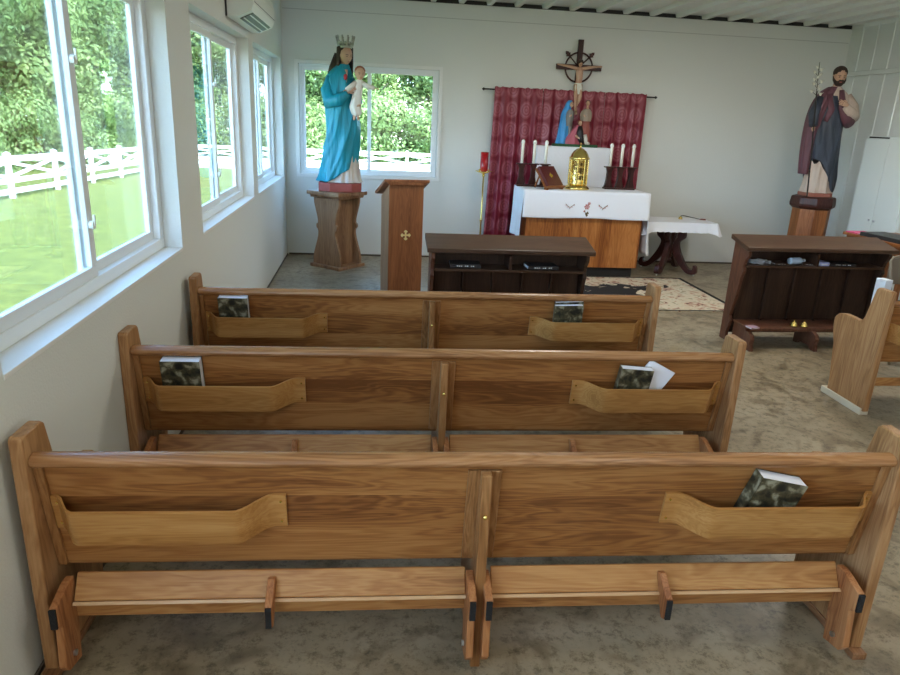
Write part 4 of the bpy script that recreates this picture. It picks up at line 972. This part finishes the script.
# kneeling woman
q = robe([(.033, -.05, -.04, .11, .055), (.1, -.05, -.035, .10, .055), (.17, -.03, -.03, .07, .05), (.24, .0, -.035, .048, .04), (.28, .02, -.04, .03, .03)], n=36, folds=F)
k1 = q.build('kneeling_figure', rp_, fg, smooth=True); k1['label'] = 'kneeling figure in rose holding a black and white garment'
head('head', (.03, -.06, .30), (.025, .029, .035), .2, skin, k1); MB().ball((.028, -.042, .31), (.03, .03, .034), 12).build('hair', hair_red, k1, smooth=True)
MB().tube([(.03, -.065, .26), (.03, -.085, .18), (.05, -.085, .10), (.07, -.08, .05)], [.03, .045, .04, .03], 12).build('dark_garment', dkp, k1, smooth=True)
MB().tube([(-.02, -.07, .14), (.03, -.105, .115), (.06, -.11, .12)], [.02, .018, .012], 8).build('arm', skin, k1, smooth=True)
MB().tube([(.10, -.06, .16), (.115, -.07, .10), (.13, -.075, .055), (.18, -.08, .045)], [.03, .033, .026, .015], 12).build('white_garment', wh, k1, smooth=True)

# ------------------------------------------------------------------ credence table with cloth
ct = thing('side_table', 'small carved dark wood table under a white fringed cloth', 'table', (5.25, 9.04, 0))
MB().box(-.5, .5, -.27, .27, .69, .715).build('table_top', mahog, ct, bevel=.006)
MB().box(-.36, .36, -.17, .17, .63, .69).build('apron', mahog, ct, bevel=.004)
MB().lathe([(.03, .2), (.05, .23), (.03, .26), (.055, .3), (.06, .36), (.03, .42), (.05, .5), (.055, .6), (.06, .63)], n=20).build('centre_column', mahog, ct, smooth=True)
MB().lathe([(.004, .13), (.03, .15), (.04, .18), (.03, .2)], n=16).build('drop_finial', mahog, ct, smooth=True)
for sx, sy in ((-1, -1), (1, -1), (-1, 1), (1, 1)):
    a = math.atan2(sy*.26, sx*.24); R_ = RZ(a)
    pr = smooth_pts([(.14, .63), (.19, .6), (.2, .5), (.13, .43), (.15, .33), (.22, .2), (.3, .1), (.36, .09), (.37, .15), (.41, .13), (.42, .05), (.37, .025), (.29, .03), (.2, .1), (.11, .2), (.06, .3), (.055, .42), (.1, .5), (.1, .63)], 4)
    MB().prism(pr, -.032, .032, 'y', R_).build('leg', mahog, ct, bevel=.004)
    MB().ball((.385*cos(a), .385*sin(a), .0125), (.012, .012, .0125), 10).build('caster', white_pl, ct, smooth=True)
def cred_cloth():
    mb = MB(); x0, x1, y0, y1, zt = -.508, .508, -.278, .278, .719; n = 120; L = [(x0, y0), (x1, y0), (x1, y1), (x0, y1)]; per = [x1-x0, y1-y0]*2; tot = sum(per)
    def P(s_):
        for k in range(4):
            if s_ <= per[k] or k == 3:
                a, b = L[k], L[(k+1) % 4]; f_ = min(1, s_/per[k]); return a[0]+(b[0]-a[0])*f_, a[1]+(b[1]-a[1])*f_
            s_ -= per[k]
    rings = []
    for j in range(9):
        v = j/8; ring = []
        for i in range(n):
            x, y_ = P(tot*i/n); c_ = exp(-(min(abs(x-x0), abs(x-x1))/.07)**2)*exp(-(min(abs(y_-y0), abs(y_-y1))/.07)**2)
            k_ = .02*v+.045*v*c_; ring.append((x+(k_+.004*sin(i*.7)*v)*(1 if x > 0 else -1)*(1 if abs(abs(x)-.508) < .001 else .4), y_+(k_+.006*sin(i*.9)*v)*(1 if y_ > 0 else -1)*(1 if abs(abs(y_)-.278) < .001 else .4), zt-.125*v*(1+.35*c_)+(.004*sin(i*2.1) if j == 8 else 0)))
        rings.append(ring)
    mb.loft(rings, False); mb.add([(x0, y0, zt), (x1, y0, zt), (x1, y1, zt), (x0, y1, zt)], [(0, 1, 2, 3)])
    return mb
cc = cred_cloth().build('table_cloth', white_cloth, None, smooth=False, loc=(5.25, 9.04, 0)); tag(cc, 'white fringed cloth on the small carved side table', 'tablecloth')
sn = thing('candle_snuffer', 'gold and black candle snuffer lying on the side table', 'candle snuffer', (5.38, 9.12, .7215), -.1)
MB().lathe([(.028, 0), (.024, .02), (.012, .035), (.004, .04)], c=(0, 0, 0), n=16).build('bell_cap', brass, sn, smooth=True)
MB().tube([(0, 0, .042), (.03, 0, .05), (.26, -.02, .012)], .006, 8).build('handle', black_pl, sn)
MB().tube([(.265, -.02, .012), (.34, -.025, .010)], .0095, 8).build('grip', plain('red_brown_grip', (.16, .03, .02), .5), sn)

# ------------------------------------------------------------------ bearded man statue and pedestal
pb = thing('statue_pedestal', 'reddish octagonal pedestal with dark cap under the bearded statue', 'pedestal', (6.935, 8.62, 0)); pb.scale = (.95, .95, 1.09)
def octa(r, z0, z1, mb=None):
    return (mb or MB()).lathe([(r, z0), (r, z1)], n=8, a=pi/8)
octa(.245, .05, .90).build('column', cherry, pb, bevel=.004)
octa(.29, 0, .0495).build('base', mahog, pb, bevel=.005)
MB().lathe([(.25, .9005), (.29, .93), (.295, .96), (.285, 1.03), (.27, 1.045)], n=8, a=pi/8).build('cap', mahog, pb, bevel=.004)
jo = thing('bearded_man_statue', 'painted statue of a bearded man in dark robe holding a lily staff', 'statue', (6.905, 8.62, 1.1405)); jo.scale = (1.01, 1.01, .985)
MB().prism([(-.12, -.14), (-.08, -.16), (.14, -.16), (.2, -.12), (.2, .14), (-.12, .14)], 0, .05, 'z').build('plinth', plain('brick_plinth', (.36, .13, .09), .6), jo, bevel=.006)
slate = plain('slate_blue_paint', (.04, .05, .075), .5, var=.15, bscale=10); plum = plain('plum_paint', (.13, .05, .07), .5, var=.12, bscale=10); lin = plain('pinkish_cream_paint', (.55, .44, .37), .5, var=.08, bscale=12)
drape(slate); drape(plum); drape(lin)
robe([(.051, .045, 0, .2, .15), (.2, .04, 0, .17, .14), (.5, .03, 0, .155, .13), (.9, .03, 0, .16, .125), (1.15, .05, 0, .17, .12), (1.27, .05, 0, .16, .105), (1.34, .035, 0, .09, .08), (1.38, .03, 0, .05, .055)], folds=lambda a, t: (.09*sin(9*a+2)+.03*sin(17*a))*(1-t)).build('tunic', lin, jo, smooth=True)
def fj(a, t):
    f_ = .04*sin(7*a-6*t)+.025*sin(12*a+5*t)
    for c0, k_, w_ in ((4.9, -1.8, .13), (4.3, -1.5, .12), (5.5, -1.6, .12)):
        d = abs(((a-c0-k_*(t-.3)+pi) % (2*pi))-pi); f_ += .07*exp(-(d/w_)**2)
    return f_
robe([(.10, .05, 0, .2, .155), (.3, .04, 0, .2, .16), (.55, .02, -.005, .2, .155), (.8, .01, -.01, .195, .15), (1.0, .02, -.005, .185, .14), (1.14, .0, 0, .165, .13), (1.26, -.03, .0, .12, .11)],
     folds=fj, hem=lambda a: .42*max(0, cos(a-3.75))**1.2-.03).build('wrap', slate, jo, smooth=True)
# plum cape over the right shoulder, hanging down the side
q = robe([(.28, -.17, .03, .045, .075), (.5, -.18, .03, .06, .09), (.8, -.18, .02, .075, .11), (1.02, -.165, .01, .08, .12), (1.18, -.12, .01, .085, .12), (1.3, -.06, .01, .08, .1), (1.37, .0, .01, .05, .07)], n=40, folds=lambda a, t: .1*sin(7*a+5*t)*(1-.6*t)); q.build('cape', plum, jo, smooth=True)
q = MB(); q.tube([(-.09, -.09, 1.28), (-.05, -.125, 1.1), (-.12, -.155, .95)], [.04, .045, .03], 12, flat=.5)
q.tube([(.05, -.1, 1.33), (.07, -.15, 1.12), (.14, -.165, .98), (.22, -.13, .93), (.25, -.02, .98)], [.03, .05, .065, .07, .05], 12, flat=.6); q.build('cape_fold', plum, jo, smooth=True)
q = MB(); q.tube([(.19, 0, 1.27), (.265, -.04, 1.14), (.25, -.11, 1.02), (.15, -.17, 1.08), (.08, -.185, 1.14)], [.06, .078, .082, .065, .045], 16); q.build('sleeve', lin, jo, smooth=True)
q = MB(); q.tube([(-.15, -.02, 1.22), (-.24, -.07, 1.03), (-.255, -.13, .89)], [.06, .065, .05], 14); q.build('sleeve', slate, jo, smooth=True)
hand_mb(frame((.08, -.215, 1.15), (-.95, -.1, .3), (0, -1, 0)), .13, .12, .14, -1).build('hand', skin_light, jo, smooth=True)
SXp, SYp = -.235, -.215
hand_mb(frame((-.262, -.145, .86), (-.2, -.9, -.15), (1, -.2, .1)), .11, .75, .08, 1).build('hand', skin_light, jo, smooth=True)
MB().tube([(.03, -.01, 1.34), (.03, -.02, 1.43)], [.05, .045], 14).build('neck', skin, jo, smooth=True)
h, M = head('head', (.03, -.035, 1.50), (.074, .085, .104), -.25, skin, jo, tilt=.32)
MB().ball((0, .02, .035), (.082, .088, .082), 16, M).build('hair', hair_dark, jo, smooth=True)
q = MB(); q.ball((0, -.035, -.072), (.055, .048, .055), 14, M); q.ball((0, -.088, -.033), (.034, .012, .011), 10, M)
for s_ in (-1, 1): q.tube([(s_*.066, .01, -.0), (s_*.06, -.02, -.04), (s_*.04, -.045, -.07)], [.014, .02, .025], 8, M=M)
q.build('beard', hair_dark, jo, smooth=True)
lf = thing('lily_staff', 'thin dark staff topped with white lilies in the hand of the bearded statue', 'staff', (6.70, 8.41, 1.145))
MB().tube([(0, 0.0, 0), (-.05, 0, .5), (-.095, 0, .85), (-.15, -.01, 1.27)], .009, 8).build('pole', dark_metal, lf)
fl = plain('white_lily', (.75, .74, .64), .5); st_ = MB()
rng = random.Random(4)
for k in range(12):
    z = 1.24+.3*k/11; a = k*2.4; r = .055*(1-.4*k/11); c = Vector((-.15+r*cos(a)-.003*k, -.01+r*sin(a), z)); st_.tube([(-.15-.003*k, -.01, z-.04), tuple(c)], .003, 5)
    q = MB().ball(tuple(c), (.016, .016, .02), 8)
    for j in range(5):
        b = 2*pi*j/5+k; d = Vector((cos(b), sin(b), .5)).normalized()*.045; e = Vector((-sin(b), cos(b), 0))*.018
        q.add([c, c+d*.5+e, c+d, c+d*.5-e], [(0, 1, 2, 3)])
    q.build('lily_flower', fl, lf)
st_.tube([(-.15, -.01, 1.25), (-.185, -.01, 1.6)], .004, 6)
st_.build('stems', plain('olive_stem', (.07, .08, .04), .6), lf)

# ------------------------------------------------------------------ locker, small desk, chair
lk = thing('storage_locker', 'tall white two-door metal cabinet against the right wall', 'cabinet', (7.295, 8.3, 0))
lm = plain('white_enamel', (.66, .7, .68), .35)
MB().box(0, .83, .02, .42, .03, 1.93).build('body', lm, lk, bevel=.004)
MB().box(.02, .81, .04, .4, 0, .03).build('plinth', black_pl, lk)
lk.location = (7.28, 8.325, 0); lk.rotation_euler = (0, 0, -pi/2)
for s_, x0, x1 in ((1, -.018, .188), (-1, .192, .398)):
    pass
for x0, x1, hx in ((.003, .412, .37), (.418, .827, .46)):
    d = MB().box(x0, x1, 0, .0195, .05, 1.895).build('door', lm, lk, bevel=.003)
    MB().tube([(hx, -.018, .93), (hx, 0, .93)], .012, 12).build('knob', steel, d)
MB().box(.03, .38, .015, .0199, 1.90, 1.918).build('top_gap', dark_metal, lk)
dt = thing('small_desk', 'small brown wooden desk between the kneeler desk and the cabinet', 'desk', (6.18, 6.30, 0), 0)
MB().box(0, .62, -.35, .58, .91, .94).build('desk_top', cherry, dt, bevel=.004)
for x in (.03, .55):
    for y_ in (-.32, .51): MB().box(x, x+.04, y_, y_+.04, 0, .9095).build('leg', cherry, dt)
MB().box(.07, .55, -.31, -.29, .82, .909).build('apron', cherry, dt); MB().box(.035, .055, -.28, .51, .82, .909).build('apron', cherry, dt)
pf = thing('pink_folder', 'bright pink folder on the far corner of the small desk', 'folder', (6.20, 6.68, .9405), .1)
MB().box(0, .22, 0, .16, 0, .003).box(0, .22, 0, .16, .0095, .012).box(0, .003, 0, .16, .003, .0095).build('cover', plain('hot_pink_card', (.6, .08, .2), .5), pf)
MB().box(.005, .215, .004, .156, .0032, .0093).build('papers', paper, pf)
bf = thing('black_binder', 'long black binder lying along the small desk', 'binder', (6.24, 6.05, .9405), .12)
MB().box(0, .30, -.04, .56, 0, .004).box(0, .3, -.04, .56, .036, .04).box(0, .004, -.04, .56, .004, .036).build('cover', blackcov, bf, bevel=.002)
MB().box(.006, .29, -.03, .55, .0045, .0355).build('papers', paper, bf)
fc = thing('folding_chair', 'beige metal folding chair at the right edge beside the aisle pew', 'chair', (5.93, 5.46, 0), pi-.05); fc.scale = (1.1, 1.1, 1.1)
bei = plain('beige_enamel', (.2, .165, .12), .4)
for s_ in (-1, 1):
    MB().tube([(s_*.2, .2, .01), (s_*.2, .02, .55), (s_*.2, -.06, .80), (s_*.175, -.065, .83), (s_*.13, -.067, .84)], .011, 8).build('front_leg', bei, fc, smooth=True)
    MB().tube([(s_*.185, -.22, .01), (s_*.185, .12, .45)], .011, 8).build('rear_leg', bei, fc, smooth=True)
rings = []
for i in range(13):
    x = -.2+.4*i/12; b = -.02*cos(x/.2*pi/2); rings.append([(x, -.055+b, .61), (x, -.065+b, .835-.02*(x/.2)**2), (x, -.073+b, .835-.02*(x/.2)**2), (x, -.063+b, .61)])
MB().loft(rings, True).build('backrest', bei, fc, bevel=.002)
MB().box(-.19, .19, -.1, .28, .43, .45).build('seat', bei, fc, bevel=.008)
MB().tube([(-.185, -.17, .07), (.185, -.17, .07)], .008, 6).build('crossbar', bei, fc)
bxw = thing('white_carton', 'narrow white box standing on the floor behind the aisle pew', 'box', (5.32, 5.06, 0), .1)
MB().box(0, .07, 0, .1, 0, .80).build('carton', plain('white_card', (.72, .78, .86), .5), bxw, bevel=.003)
MB().box(.0, .07, 0, .1, .8005, .81).build('lid', plain('white_card_lid', (.75, .8, .88), .5), bxw, bevel=.002)

# ------------------------------------------------------------------ air conditioner and added fill lamps
acu = thing('air_conditioner', 'white split air conditioner mounted high between the side windows', 'air conditioner', (0, 6.68, 2.6))
prof = [(.005, 0), (.005, .29), (.17, .29), (.21, .27), (.225, .20), (.222, .10), (.20, .05), (.09, .0)]
MB().prism(prof, -.6, .6, 'y').build('housing', white_pl, acu, bevel=.006)
n_ = Vector((.11, 0, .05)).normalized(); Mv = T(.145, 0, .0245) @ Matrix.Rotation(-math.atan2(.05, .11), 4, 'Y')
MB().box(-.058, .055, -.5, .5, -.005, -.0005, M=Mv).build('outlet_slot', black_pl, acu)
q = MB()
for dx in (-.028, .026): q.box(dx-.005, dx+.005, -.49, .49, -.010, -.0055, M=Mv)
q.build('louvre', white_pl, acu)
MB().box(.2235, .2255, -.58, .58, .115, .119).build('panel_gap', dark_metal, acu)
MB().box(.003, .014, -.615, -.6005, .0, .70).build('cable', black_pl, acu)

t0_ = None  # housings added to go with the ceiling fill lights, out of view
for i_, (lx_, ly_) in enumerate(FILL_LAMPS):
    lab = ('added fill lamp above the pews by the window wall', 'added fill lamp above the aisle on the right', 'added fill lamp behind the camera on the window side', 'added fill lamp behind the camera on the right')[i_]
    if t0_ is None:
        t0_ = thing('fill_lamp', lab, 'ceiling lamp', (lx_, ly_, 3.28), 0, 'added fill lamps')
        MB().box(-.3, .3, -.65, .65, 0, .045).build('fill_lamp_housing', white_pl, t0_, bevel=.005)
    else:
        c = copy_tree(t0_); c.location = (lx_, ly_, 3.28); c['label'] = lab
